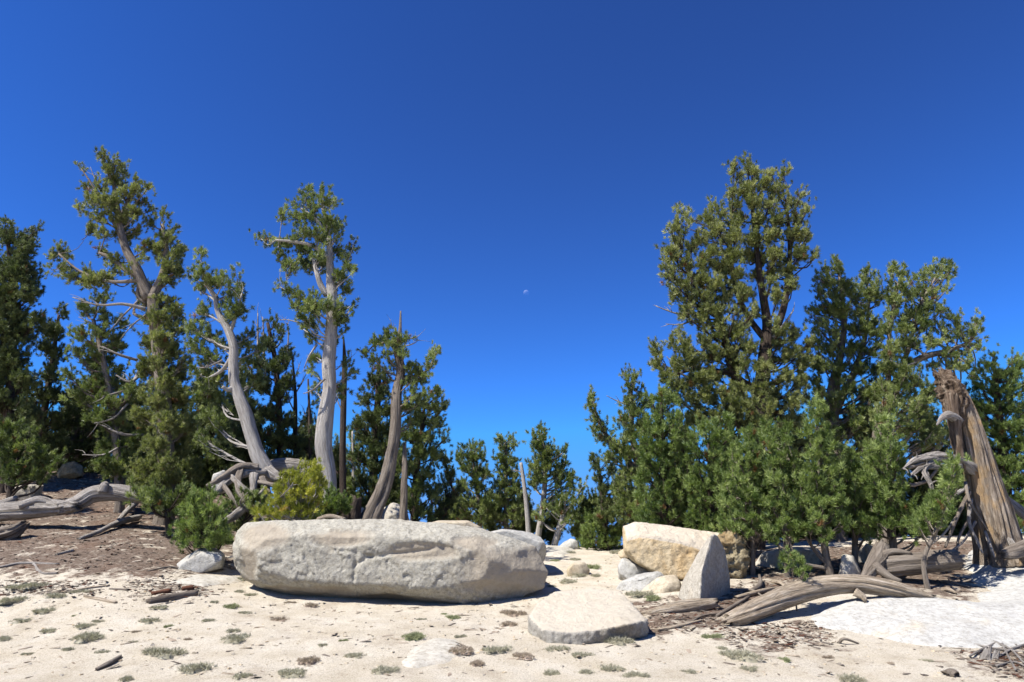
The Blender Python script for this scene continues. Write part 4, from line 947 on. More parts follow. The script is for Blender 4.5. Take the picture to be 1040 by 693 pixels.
tree('pine_tree', 'biggest pine of all with the highest broad crown on the right', 16,
     [(768, 575, 12), (767, 500, 12), (769, 440, 11), (772, 400, 10), (777, 360, 9.5), (779, 330, 7), (773, 290, 5), (768, 250, 4), (763, 200, 2)],
     [(745, 171, 5, 5), (760, 168, 4, 6), (766, 176, 6, 7), (750, 182, 5, 6), (784, 178, 4, 4), (795, 179, 4, 6), (758, 192, 9, 8), (744, 196, 5, 7), (776, 188, 7, 8), (790, 194, 8, 8), (812, 200, 4, 7), (802, 206, 6, 8), (766, 206, 10, 9), (782, 208, 9, 8), (748, 209, 7, 8), (724, 211, 5, 6), (735, 218, 7, 7), (720, 223, 6, 7), (818, 216, 4, 7), (810, 224, 8, 8), (750, 225, 11, 9), (770, 224, 11, 9), (790, 224, 11, 9), (728, 234, 10, 9), (820, 240, 5, 6),
      (688, 216, 4, 5), (698, 220, 3, 5), (688, 228, 6, 7), (682, 236, 4, 5), (712, 243, 8, 8), (745, 243, 12, 9), (765, 242, 11, 9), (785, 242, 11, 9), (806, 242, 10, 9), (690, 244, 8, 8), (703, 252, 7, 6), (677, 256, 3, 4), (684, 262, 9, 8), (724, 255, 10, 8), (742, 260, 11, 9), (790, 260, 11, 9), (812, 258, 9, 8), (825, 262, 4, 5), (697, 270, 9, 8), (675, 272, 5, 6), (714, 268, 9, 8), (732, 274, 11, 8), (680, 282, 9, 7), (760, 262, 8, 8, .6), (776, 262, 8, 7, .6), (800, 274, 10, 7), (694, 288, 10, 7), (712, 284, 10, 8), (730, 290, 11, 8), (748, 280, 9, 8), (784, 278, 8, 7, .5), (766, 282, 6, 6, .8),
      (688, 299, 9, 6), (704, 303, 10, 6), (720, 302, 10, 7), (738, 304, 10, 7), (700, 314, 10, 5), (716, 316, 9, 6), (732, 318, 8, 6), (750, 296, 7, 6), (803, 290, 8, 6), (696, 322, 8, 4), (712, 328, 9, 5), (728, 330, 8, 5),
      (665, 351, 2.5, 4), (665, 360, 3, 5), (669, 370, 5, 6), (690, 342, 5, 5), (684, 350, 6, 5), (698, 352, 9, 6), (714, 348, 10, 7), (730, 342, 9, 6), (746, 340, 9, 6), (792, 332, 10, 6), (806, 340, 10, 7), (790, 348, 9, 6), (820, 350, 8, 6), (676, 382, 7, 7), (688, 372, 9, 7), (704, 368, 11, 7), (722, 364, 11, 7), (740, 360, 9, 7), (752, 352, 6, 6), (800, 360, 11, 7), (784, 366, 9, 7, .5), (816, 368, 9, 8), (690, 392, 10, 8), (708, 386, 12, 8), (726, 382, 10, 8), (745, 378, 8, 7, .5), (680, 402, 9, 8), (700, 406, 12, 9), (718, 402, 11, 9), (736, 402, 10, 8), (796, 384, 11, 8), (814, 388, 10, 9), (786, 400, 11, 9, .6), (804, 408, 12, 9), (752, 400, 8, 10, .9), (784, 420, 12, 10, .8), (742, 424, 12, 10, .6), (806, 428, 12, 10, .5), (756, 430, 8, 10, .9), (726, 422, 11, 9), (706, 424, 12, 9), (795, 445, 12, 12, 1.2), (745, 450, 10, 14, 1.4), (818, 450, 10, 14, 1.0),
      (756, 300, 9, 8, -.5), (766, 316, 7, 6, -.4), (752, 335, 9, 7, -.5), (764, 352, 8, 6, -.5), (776, 372, 10, 7, -.5), (758, 372, 8, 7, -.5), (750, 392, 10, 8, -.6), (772, 395, 9, 7, -.6), (760, 412, 11, 8, -.6), (780, 412, 9, 8, -.6), (742, 410, 9, 8, -.5), (768, 430, 12, 9, -.6), (790, 300, 8, 7, -.4), (782, 286, 7, 6, -.4), (748, 318, 8, 6, -.4)],
     limbs=[[(772, 400, 7), (745, 380, 5), (738, 350, 5), (728, 320, 4), (708, 295, 3), (692, 262, 1.5)], [(777, 352, 6), (793, 322, 5), (800, 285, 4), (802, 245, 3), (798, 205, 1.5)], [(777, 345, 5), (760, 322, 4), (746, 290, 3.2), (742, 250, 2), (744, 200, 1)], [(736, 530, 8, .4), (738, 470, 7, .4), (741, 430, 6.5, .4), (746, 385, 5, .3), (748, 352, 3, .3)], [(745, 380, 4), (710, 375, 2.5), (680, 382, 1.2)]],
     dead=[[(700, 320, 1.6), (685, 318, 1), (666, 311, .5)], [(702, 326, 1.3), (690, 330, .9), (676, 329, .4)], [(785, 343, 2, -.4), (797, 328, 1.4, -.5), (806, 315, .6, -.6)], [(704, 386, 1.5, -.2), (690, 378, 1.1, -.3), (677, 362, .5, -.3)]],
     leaf='needle_olive', bark='dark_bark', thick=0.5, seed=32, group=GR, back=0.6, dens=1.6, size=0.17, tintb=0.0)
tree('pine_tree', 'dense pine with twin tops just right of the biggest pine', 17,
     [(856, 570, 8), (852, 480, 7), (847, 430, 6.5), (850, 380, 5.5), (857, 330, 4), (852, 280, 2)],
     [(848, 266, 4, 5), (840, 274, 5, 6), (852, 276, 6, 7), (831, 284, 5, 5), (842, 288, 8, 7), (858, 290, 7, 8), (882, 277, 4, 6), (877, 286, 6, 6), (889, 288, 5, 7), (833, 298, 8, 7), (848, 302, 10, 8), (866, 302, 9, 8), (882, 300, 9, 8), (895, 304, 6, 8), (838, 316, 11, 8), (856, 318, 11, 8), (876, 318, 12, 8), (826, 318, 6, 7), (832, 332, 10, 8), (850, 336, 12, 9), (870, 336, 12, 9), (888, 334, 10, 9), (826, 350, 8, 8), (844, 354, 12, 9), (864, 356, 12, 9), (884, 356, 11, 9), (834, 370, 11, 9), (854, 374, 12, 9), (874, 376, 12, 9), (892, 374, 9, 9), (828, 388, 9, 9), (862, 394, 12, 9), (882, 398, 12, 10), (896, 394, 8, 10), (870, 416, 12, 10), (888, 420, 12, 10), (826, 410, 9, 9), (860, 436, 10, 10, .5), (880, 440, 12, 12, .5), (836, 440, 9, 10, .8), (850, 405, 11, 9, -.3), (842, 420, 10, 9, -.4), (868, 430, 11, 9, -.4), (888, 405, 9, 9, -.3), (848, 445, 10, 9, -.4), (832, 398, 8, 8, -.3), (878, 452, 11, 9, -.4)],
     limbs=[[(848, 420, 5), (864, 385, 4), (878, 345, 3), (883, 300, 1.5)], [(846, 440, 6, -.2), (841, 420, 5, -.2), (842, 400, 4, -.2), (846, 380, 3, -.1)]],
     leaf='needle', bark='brown_bark', thick=0.45, seed=33, group=GR, back=0.5, dens=1.15)
tree('pine_tree', 'pine whose upper stem arches right above the leaning stump', 16,
     [(900, 575, 8), (895, 500, 7.5), (890, 450, 7), (900, 410, 6), (915, 380, 5), (935, 364, 4.5), (960, 357, 3.5), (985, 348, 2)],
     [(957, 270, 4, 5), (947, 274, 4, 5), (963, 278, 3, 4), (952, 284, 7, 7), (940, 284, 5, 6), (915, 281, 4, 6), (906, 276, 2.5, 4), (914, 292, 6, 6), (926, 286, 5, 6), (903, 292, 5, 6), (936, 298, 8, 7), (950, 298, 7, 7), (924, 302, 8, 8), (908, 306, 9, 8), (960, 294, 5, 6), (944, 312, 9, 8), (928, 318, 10, 8), (910, 320, 10, 8), (957, 316, 7, 7), (900, 334, 9, 8), (918, 334, 10, 7), (936, 332, 11, 8), (954, 332, 9, 7), (974, 326, 4, 6), (973, 336, 7, 6), (992, 328, 4, 4), (993, 336, 4, 5), (986, 342, 7, 6), (966, 346, 9, 6), (946, 346, 10, 6), (926, 350, 10, 8), (908, 352, 11, 8), (992, 354, 6, 5), (980, 357, 8, 5), (964, 362, 8, 4), (984, 370, 8, 5), (970, 376, 6, 5), (948, 372, 6, 6, .4), (990, 382, 5, 6), (920, 370, 9, 8, .5), (902, 374, 10, 9), (930, 388, 10, 9), (910, 394, 11, 9), (942, 400, 10, 9), (922, 410, 11, 9), (904, 416, 10, 9), (940, 420, 11, 9), (930, 436, 12, 9), (952, 440, 9, 10), (915, 440, 9, 9), (968, 405, 6, 9, .5), (975, 420, 8, 9, .6), (968, 440, 8, 9, .6), (898, 396, 9, 8, -.4), (908, 408, 9, 8, -.4), (896, 424, 10, 8, -.4), (918, 426, 10, 8, -.4), (902, 362, 8, 7, -.3), (918, 382, 9, 8, -.3), (936, 410, 9, 8, -.3)],
     limbs=[[(914, 382, 3.5), (925, 345, 2.5), (935, 310, 2), (950, 282, 1)], [(903, 400, 3.5), (902, 355, 2.5), (907, 315, 2), (912, 288, 1)]],
     dead=[[(940, 362, 1.6, -.2), (930, 352, 1.2, -.3), (924, 342, .6, -.3)], [(960, 360, 1.2, -.2), (970, 352, .8, -.3), (980, 350, .4, -.3)], [(930, 368, 1.4, -.2), (916, 372, 1, -.3), (904, 366, .5, -.3)]],
     leaf='needle', bark='brown_bark', thick=0.45, seed=34, group=GR, back=0.5, dens=1.15, tintb=0.05)
tree('pine_tree', 'full green pine cut by the right edge behind the leaning stump', 16.5,
     [(1022, 565, 8), (1020, 480, 7), (1014, 420, 5), (1010, 375, 2)],
     [(1008, 362, 4, 5), (1006, 372, 6, 6), (1030, 366, 4, 6), (1036, 372, 4, 6), (998, 380, 5, 6), (1012, 384, 8, 7), (1030, 382, 8, 7), (994, 394, 7, 7), (1008, 398, 10, 8), (1026, 398, 10, 8), (1042, 394, 8, 9), (992, 412, 8, 8), (1008, 416, 11, 8), (1028, 416, 11, 8), (1044, 416, 9, 9), (996, 430, 9, 8), (1014, 434, 12, 8), (1034, 434, 12, 9), (1002, 450, 11, 8), (1022, 452, 12, 9), (1042, 452, 11, 9), (1012, 470, 12, 9), (1032, 472, 12, 10), (1018, 490, 11, 10), (1038, 492, 12, 10), (1028, 512, 12, 10), (1046, 515, 10, 10), (1036, 532, 12, 8), (1055, 440, 10, 30), (1058, 490, 10, 30), (988, 425, 6, 8)],
     leaf='needle_fresh', bark='dark_bark', thick=0.35, seed=35, group=GR, back=0.4, dens=1.15, tintb=-0.05)
tree('pine_tree', 'bushy mid-height pine left of the biggest pine trunk, above the yellowish boulder', 14.8,
     [(676, 565, 6), (674, 500, 5), (672, 440, 3.5), (672, 400, 1.5)],
     [(672, 402, 5, 7), (664, 412, 6, 6), (680, 412, 7, 7), (670, 424, 9, 7), (660, 434, 8, 7), (684, 428, 8, 7), (674, 440, 10, 7), (658, 450, 9, 7), (688, 446, 9, 7), (672, 458, 11, 8), (656, 468, 10, 8), (690, 464, 9, 8), (674, 476, 12, 8), (654, 486, 10, 8), (690, 484, 10, 8), (672, 496, 12, 8), (656, 506, 11, 8), (688, 504, 11, 8), (672, 516, 12, 8), (652, 524, 11, 8), (690, 524, 11, 7), (666, 534, 11, 6)],
     leaf='needle_fresh', bark='dark_bark', thick=0.35, seed=36, group=GR, dens=1.2, tintb=-0.1)
tree('pine_tree', 'bushy low pine in front of the biggest pine trunk behind the upright wedge', 14.2,
     [(722, 575, 6), (722, 510, 4.5), (720, 450, 2)],
     [(716, 436, 8, 6), (732, 432, 9, 6), (704, 446, 7, 6), (722, 448, 11, 7), (740, 446, 8, 7), (706, 460, 9, 7), (726, 462, 12, 7), (742, 464, 8, 8), (710, 476, 11, 8), (730, 478, 11, 8), (704, 492, 10, 8), (722, 494, 12, 8), (738, 496, 8, 8), (710, 510, 12, 8), (730, 512, 11, 8), (706, 526, 12, 7), (724, 530, 12, 7), (738, 530, 8, 8), (716, 542, 12, 5)],
     leaf='needle_fresh', bark='dark_bark', thick=0.35, seed=37, group=GR, dens=1.2, tintb=-0.05)

KW = dict(leaf='needle_fresh', bark='brown_bark', group=GF, back=0, dens=1.5, size=0.15, up=0.9, depth=1.4, thick=0.30)
tree('small_pine', 'small bushy front pine closest to the upright wedge, leftmost of its row', 12.4,
     [(764, 585, 4), (764, 530, 3), (762, 480, 2.5), (761, 442, 1)],
     [(761, 440, 3, 5), (761, 448, 5, 5), (754, 457, 6, 6), (767, 458, 6, 6), (748, 468, 7, 6), (762, 470, 9, 7), (774, 474, 6, 6), (744, 482, 8, 7), (760, 486, 9, 7), (774, 488, 7, 7), (738, 496, 8, 7), (754, 500, 10, 7), (772, 502, 9, 7), (736, 512, 9, 7), (752, 514, 11, 7), (770, 516, 10, 7), (744, 526, 12, 6), (764, 529, 12, 6), (738, 536, 10, 5), (756, 541, 11, 4), (774, 540, 9, 5)], seed=50, **KW)
tree('small_pine', 'small bushy front pine with two tips, second of its row from the wedge', 12.1,
     [(800, 590, 4), (798, 540, 3.5), (796, 490, 2.5), (797, 445, 1)],
     [(782, 438, 2.5, 5), (782, 447, 4, 5), (798, 438, 3, 5), (798, 448, 5, 6), (786, 458, 7, 6), (801, 460, 7, 6), (781, 470, 6, 6), (793, 472, 9, 6), (808, 474, 7, 7), (784, 486, 8, 7), (800, 488, 10, 7), (813, 490, 7, 7), (788, 502, 10, 7), (806, 504, 10, 7), (784, 516, 9, 6), (800, 519, 11, 6), (816, 520, 8, 7), (792, 532, 11, 5), (810, 535, 11, 5), (786, 543, 9, 4), (802, 546, 10, 4)], seed=51, **KW)
tree('small_pine', 'small bushy front pine with the tallest narrow tip of its row', 11.9,
     [(845, 590, 6), (838, 560, 4.5), (832, 500, 3), (829, 420, 1)],
     [(829, 413, 3, 5), (829, 422, 4, 5), (828, 431, 5, 5), (824, 441, 7, 6), (835, 443, 7, 6), (830, 453, 8, 6), (843, 457, 7, 6), (822, 463, 7, 6), (834, 467, 9, 6), (848, 472, 7, 6), (824, 478, 9, 6), (840, 482, 10, 7), (852, 488, 7, 7), (828, 494, 11, 7), (845, 498, 10, 7), (830, 510, 12, 7), (850, 514, 10, 7), (832, 526, 12, 6), (852, 530, 11, 6), (836, 541, 12, 5), (822, 536, 8, 5)],
     limbs=[[(842, 575, 3), (828, 560, 2), (815, 540, 1.2)], [(842, 578, 3), (812, 570, 1.6), (800, 546, 1)]], seed=52, **KW)
tree('small_pine', 'short blunt-topped bushy front pine between the two tallest tips of its row', 12.2,
     [(868, 590, 5), (868, 540, 3.5), (866, 500, 2.5), (864, 466, 1)],
     [(864, 462, 4, 6), (862, 473, 7, 6), (872, 478, 7, 6), (860, 486, 8, 6), (873, 490, 8, 7), (862, 500, 9, 7), (876, 504, 8, 7), (866, 514, 10, 7), (860, 526, 9, 6), (876, 528, 9, 6), (868, 540, 11, 5), (880, 541, 7, 4)], seed=53, **KW)
tree('small_pine', 'small bushy front pine with a pointed top, beside the arched dead limb', 12.0,
     [(905, 580, 8), (906, 555, 6), (903, 500, 3.5), (902, 435, 1)],
     [(902, 427, 3, 5), (902, 436, 5, 6), (897, 446, 7, 6), (908, 448, 6, 6), (891, 457, 6, 6), (902, 460, 9, 7), (914, 462, 6, 6), (886, 470, 7, 6), (898, 474, 9, 7), (911, 477, 8, 7), (884, 485, 8, 7), (898, 489, 10, 7), (912, 492, 8, 7), (886, 501, 10, 7), (903, 505, 10, 7), (916, 507, 7, 6), (888, 517, 11, 6), (906, 520, 11, 6), (892, 532, 11, 5), (911, 534, 11, 5), (926, 530, 8, 6), (922, 518, 7, 6), (936, 540, 7, 5), (876, 530, 7, 6)], seed=54, **KW)
tree('small_pine', 'slender little pine standing just in front of the leaning stump', 10.9,
     [(938, 570, 3), (950, 540, 2.5), (962, 505, 2), (969, 472, .8)],
     [(969, 470, 2.5, 5), (968, 479, 4, 5), (962, 487, 5, 5), (972, 490, 4, 5), (958, 497, 5, 5), (968, 501, 5, 5), (952, 507, 6, 5), (962, 511, 6, 5), (946, 516, 7, 5), (958, 521, 6, 5), (940, 526, 7, 5), (952, 530, 7, 5), (934, 536, 7, 4)], seed=55, **{**KW, 'size': 0.13})
tree('seedling', 'tiny sparse pine seedling in front of the pale half-buried rock', 9.9,
     [(806, 592, .8), (806, 580, .6), (805, 566, .4)], [(805, 567, 4, 3), (798, 571, 4, 3), (812, 573, 5, 3), (804, 577, 6, 3), (816, 580, 4, 3)], cat='seedling', leaf='needle_fresh', bark='brown_bark', seed=56, size=0.10, back=0, dens=0.5, up=0.9)

# ------------------------------------------------------------------ shrubby pines on the left
tree('shrub', 'bright green low pine bush left of the long boulder', 12.4,
     [(212, 570, 3), (210, 545, 2.5)], [(200, 508, 8, 6), (214, 506, 8, 6), (190, 520, 8, 7), (206, 519, 11, 7), (222, 518, 8, 7), (186, 534, 9, 7), (202, 534, 12, 8), (220, 534, 10, 8), (182, 546, 8, 6), (196, 548, 11, 6), (214, 549, 11, 6), (228, 544, 6, 7)],
     cat='shrub', leaf='needle_fresh', bark='dark_bark', seed=60, dens=1.3, thick=0.3, size=0.14, up=0.8, tintb=0.1)
tree('shrub', 'yellow-green low pine bush overlapping the top left of the long boulder', 12.6,
     [(305, 560, 3), (303, 520, 2.5)], [(312, 474, 6, 5), (322, 480, 6, 5), (302, 480, 7, 6), (314, 487, 9, 6), (292, 488, 7, 6), (304, 494, 10, 6), (326, 492, 6, 7), (284, 498, 8, 6), (298, 504, 11, 7), (316, 503, 10, 7), (278, 510, 8, 6), (292, 515, 11, 6), (308, 516, 10, 7), (324, 512, 6, 6), (272, 522, 8, 5), (290, 524, 10, 4), (312, 524, 8, 4), (262, 520, 5, 4)],
     cat='shrub', leaf='needle_yellow', bark='pale_bark', seed=61, dens=1.2, thick=0.25, size=0.13, up=0.8, dead=[[(285, 505, 1, -.4), (294, 496, .7, -.5), (298, 490, .4, -.5)]])
tree('shrub', 'dim green bush between the bright green bush and the yellow-green bush', 13.6,
     [(245, 560, 3), (246, 530, 2.5)], [(240, 502, 8, 6), (254, 506, 8, 7), (236, 515, 9, 7), (252, 520, 10, 8), (266, 510, 7, 7), (242, 534, 10, 8), (232, 545, 6, 8)], cat='shrub', leaf='needle', bark='dark_bark', seed=62, dens=1.1, size=0.14)
tree('shrub', 'small dark green bush directly under the tall pale trunk', 13.8,
     [(335, 545, 3), (335, 520, 2)], [(334, 500, 6, 6), (342, 508, 6, 6), (332, 512, 8, 6), (340, 520, 8, 5), (328, 522, 6, 5)], cat='shrub', leaf='needle_fresh', bark='dark_bark', seed=63, size=0.13, tintb=-0.15)
tree('shrub', 'round dark green pine bush behind the fallen grey log at the left edge', 16,
     [(10, 520, 5), (12, 490, 4), (20, 465, 3)], [(12, 436, 10, 7), (28, 444, 9, 7), (4, 448, 12, 9), (20, 456, 13, 8), (36, 460, 10, 8), (6, 466, 14, 9), (26, 472, 14, 8), (45, 470, 8, 7), (8, 484, 12, 7), (24, 486, 12, 5), (40, 482, 9, 6), (52, 476, 6, 6), (58, 470, 5, 7)],
     cat='shrub', leaf='needle', bark='dark_bark', seed=64, thick=0.4, dens=1.2, tintb=-0.25)
tree('shrub', 'mixed dark bush at the foot of the tallest crooked pine', 14.2,
     [(172, 560, 4), (170, 520, 3)], [(178, 508, 8, 6), (186, 498, 8, 7), (168, 518, 8, 6), (150, 508, 9, 6), (160, 505, 10, 6), (182, 520, 8, 7), (142, 500, 8, 6)], cat='shrub', leaf='needle', bark='dark_bark', seed=65, dens=1.0, tintb=-0.1)

# ------------------------------------------------------------------ background pines that close the gaps behind both groups
def cone(px, top, bot, hw, rng):
    out = [(px, top + 4, 3, 5)]
    y = top + 12
    while y < bot - 4:
        t = (y - top) / (bot - top)
        w = hw * (0.25 + 0.75 * min(1, t * 1.5))
        for s in (-0.6, 0.0, 0.6):
            out.append((px + s * w + rng.normal() * 2, y + rng.normal() * 2, max(4, w * 0.42), 7 + 3 * t, rng.uniform(-.4, .4)))
        y += 12
    return out
r9 = np.random.default_rng(91)
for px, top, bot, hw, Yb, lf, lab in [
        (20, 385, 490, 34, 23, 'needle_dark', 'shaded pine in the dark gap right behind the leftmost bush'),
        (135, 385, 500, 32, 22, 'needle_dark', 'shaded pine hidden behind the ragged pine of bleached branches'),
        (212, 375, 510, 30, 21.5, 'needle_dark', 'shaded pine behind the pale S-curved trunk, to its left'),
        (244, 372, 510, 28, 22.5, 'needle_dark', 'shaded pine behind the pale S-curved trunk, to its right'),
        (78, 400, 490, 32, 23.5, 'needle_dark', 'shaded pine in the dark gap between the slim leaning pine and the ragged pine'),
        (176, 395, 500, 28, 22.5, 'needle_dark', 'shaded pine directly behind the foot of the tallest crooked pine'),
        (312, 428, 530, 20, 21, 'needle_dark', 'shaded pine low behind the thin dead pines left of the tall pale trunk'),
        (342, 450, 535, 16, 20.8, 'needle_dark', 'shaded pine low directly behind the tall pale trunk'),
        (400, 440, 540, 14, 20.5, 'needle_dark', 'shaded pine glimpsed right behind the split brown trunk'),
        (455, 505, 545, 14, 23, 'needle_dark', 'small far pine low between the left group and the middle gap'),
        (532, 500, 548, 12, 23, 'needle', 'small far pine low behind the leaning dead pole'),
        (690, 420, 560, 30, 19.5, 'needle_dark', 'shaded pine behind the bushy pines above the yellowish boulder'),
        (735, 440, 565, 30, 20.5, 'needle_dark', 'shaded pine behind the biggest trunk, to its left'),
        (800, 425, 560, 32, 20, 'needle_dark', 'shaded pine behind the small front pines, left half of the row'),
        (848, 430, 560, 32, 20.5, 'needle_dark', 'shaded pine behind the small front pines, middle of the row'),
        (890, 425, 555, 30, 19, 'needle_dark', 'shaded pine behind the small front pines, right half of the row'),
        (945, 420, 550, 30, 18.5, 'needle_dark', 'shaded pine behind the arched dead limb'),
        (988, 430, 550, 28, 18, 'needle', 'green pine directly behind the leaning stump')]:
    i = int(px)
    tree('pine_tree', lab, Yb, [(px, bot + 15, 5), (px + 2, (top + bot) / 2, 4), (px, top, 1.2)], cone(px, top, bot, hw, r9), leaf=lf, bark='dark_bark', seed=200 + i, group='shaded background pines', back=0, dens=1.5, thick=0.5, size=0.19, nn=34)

# ------------------------------------------------------------------ dead wood
def at(lst):
    """(px, py, radius px, Y) -> points and radii in metres"""
    return [P(a[0], a[1], a[3]) for a in lst], [a[2] * a[3] / F for a in lst]
def drop(lst, sink=0.3):
    """(px, py, radius px[, lift]) lying on the ground"""
    pts, rr = [], []
    for a in lst:
        g = PG(a[0], a[1] + a[2]); r = a[2] * g[1] / F
        pts.append(g + np.array([0, 0, r * (1 - sink) + (a[3] if len(a) > 3 else 0)])); rr.append(r)
    return pts, rr
def wood(name, label, pr, material, seed, cat='log', group=None, sides=20, rough=0.22, ridge=3.0, jag=(0.06, 0.06), extra=(), flat=1.0, twist=0.4, along=1.2):
    mb = MB()
    tube(mb, pr[0], pr[1], sides, seed, rough, ridge, along, 8, jag, twist=twist, flat=flat)
    for e in extra: tube(mb, e[0], e[1], 8, seed + 5, 0.25, 2, 2, 5, (0, 0.02))
    c = np.mean(pr[0], 0); c[2] = min(p[2] for p in pr[0])
    return tag(mb.build(name, M[material], origin=c), label, cat, group)

wood('log', 'big arched tan driftwood log lying across sand and white granite', at([(738, 631, 6, 9.3), (752, 626, 8, 9.35), (772, 617, 9, 9.5), (800, 605, 9.5, 9.7), (832, 596, 9, 9.9), (868, 593, 8, 10.0), (900, 597, 7.5, 10.05), (925, 602, 5.5, 10.05), (948, 607, 2.5, 10.05)]),
     'tan_wood', 3, sides=56, rough=0.22, ridge=5.0, jag=(0.14, 0.10), twist=0.5, along=0.5, extra=[at([(868, 601, 4, 9.9), (876, 606, 3, 9.85), (879, 611, 1.5, 9.8)])])
wood('log', 'short thick brown log behind the arched driftwood log', at([(893, 577, 10, 11.3), (915, 574, 9.5, 11.2), (945, 571, 9.5, 11.1), (973, 568, 9, 11.0)]), 'brown_bark', 5, sides=36, rough=0.28, ridge=5, jag=(0.03, 0.05))
wood('stump', 'gnarled brown root stump at the left end of the short thick log', at([(876, 592, 3, 11.0), (884, 580, 6, 11.1), (892, 568, 8, 11.3), (896, 555, 6, 11.5)]), 'brown_bark', 6, 'stump', rough=0.45, extra=[at([(888, 575, 5, 11.1), (904, 586, 3, 10.9), (915, 590, 1.5, 10.8)]), at([(892, 565, 4, 11.3), (908, 560, 3, 11.2), (925, 562, 1.5, 11.1)])])
wood('bark_slab', 'long flat weathered wood slab on the soil at the foot of the upright wedge', at([(650, 624, 2, 9.9), (675, 620, 5, 9.9), (700, 616, 6.5, 9.95), (728, 612, 4, 10.0)]), 'tan_wood', 8, 'wood slab', rough=0.35, flat=0.7)
wood('bark_slab', 'thin wood splinter lying in front of the weathered wood slab', drop([(668, 640, 1.5), (690, 636, 2), (712, 630, 1)]), 'tan_wood', 9, 'wood slab', rough=0.3)
# the tangle of broken wood between the wedge and the arched log
r5 = np.random.default_rng(55)
for k, (a, b, c, d, rr, lab) in enumerate([(762, 600, 772, 588, 3.2, 'short upright broken branch in the tangle right of the wedge'), (748, 606, 790, 596, 2.4, 'grey stick lying behind the thick end of the arched log'), (728, 625, 762, 604, 2.2, 'slanting brown stick at the thick end of the arched log'),
                                           (740, 600, 775, 605, 1.6, 'thin dark stick at the shadow of the upright wedge'), (785, 590, 800, 596, 2.6, 'stubby wood chunk above the arched log'), (700, 632, 740, 622, 1.4, 'thin pale stick between the wood slab and the arched log'),
                                           (955, 590, 985, 596, 1.6, 'brown bark strip on the litter of the white slab'), (957, 598, 972, 602, 2.2, 'small bark piece near the right end of the arched log'), (852, 652, 872, 653, 1.8, 'small brown chip of wood on the sand under the white slab')]):
    p0, p1 = PG(a, b + rr), PG(c, d + rr); m_ = (p0 + p1) / 2 + r5.normal(size=3) * [.04, .04, .02] + [0, 0, .02]
    rr *= 0.7; R = rr * p0[1] / F
    wood('stick', lab, ([p0 + [0, 0, R * .7], m_ + [0, 0, R], p1 + [0, 0, R * (3 if k == 0 else .8)]], [R * 1.1, R, R * .6]), ['brown_bark', 'tan_wood', 'brown_bark'][k % 3], 60 + k, 'stick', sides=10, rough=0.35, jag=(.02, .03))

# leaning broken stump
root = empty('broken_stump', PG(1008, 560))
o0 = np.array(root.location)
mb = MB()
sp, sr = at([(1022, 574, 24, 12.0), (1016, 555, 19, 12.0), (1009, 528, 17, 12.0), (1001, 498, 15, 12.0), (993, 468, 13.5, 12.0), (985, 440, 12, 12.0), (977, 416, 10.5, 12.0), (970, 400, 9.5, 12.0), (963, 389, 8, 12.0), (956, 381, 5, 12.0)])
tube(mb, sp, sr, 72, 4, 0.30, 5.0, 0.6, 12, (0, 0.16), twist=0.25)
mb.build('trunk', M['stump_wood'], root, origin=o0)
mb = MB()
tp, tr_ = at([(974, 434, 4, 11.9), (970, 418, 8.5, 11.92), (968, 405, 10.5, 11.94), (964, 395, 11, 11.94), (959, 386, 9, 11.93), (953, 380, 5, 11.9)])
tube(mb, tp, tr_, 48, 8, 0.75, 3.4, 7.0, 12, (0, 0.10))
tube(mb, *at([(964, 400, 6, 11.8), (968, 425, 6, 11.78), (972, 450, 5, 11.8), (978, 478, 3, 11.82)]), 14, 12, 0.6, 2, 3, 8)
mb.build('broken_top', M['rotten_wood'], root, origin=o0)
mb = MB(); tube(mb, *at([(973, 428, 5.5, 11.8), (965, 422, 4.5, 11.65), (957, 424, 3, 11.6), (951, 432, .8, 11.6)]), 12, 3, 0.25, 2, 2, 6)
mb.build('branch_stub', M['grey_wood'], root, origin=o0)
for k, lb in enumerate([[(992, 480, 8, 12.0), (972, 468, 7, 11.8), (948, 464, 6.5, 11.6), (930, 467, 5, 11.5), (917, 476, 3, 11.5)], [(950, 467, 4, 11.6), (938, 478, 3, 11.45), (945, 492, 3, 11.4), (949, 508, 1.6, 11.4)],
                        [(975, 474, 4, 11.7), (940, 474, 3.5, 11.5), (926, 482, 2, 11.4)]]):
    mb = MB(); pp, rr_ = at(lb); tube(mb, pp, [r * .72 * f for r, f in zip(rr_, (1, 1, .9, .7, .3))], 20, 20 + k, 0.75, 3.2, 3.0, 9, (0, .04))
    for z_ in range(5):
        q0 = np.array(pp[1 + z_ % (len(pp) - 1)]); q1 = q0 + np.array([-0.10 + 0.05 * z_, -0.05, -0.16 + 0.07 * ((z_ * 7) % 5)])
        tube(mb, [q0, (q0 + q1) / 2 + [0.02, 0, 0.02], q1], [.016, .010, .003], 6, z_, 0.3, 2, 3, 3)
    pass; mb.build('dead_limb', M['grey_wood'], root, origin=o0)
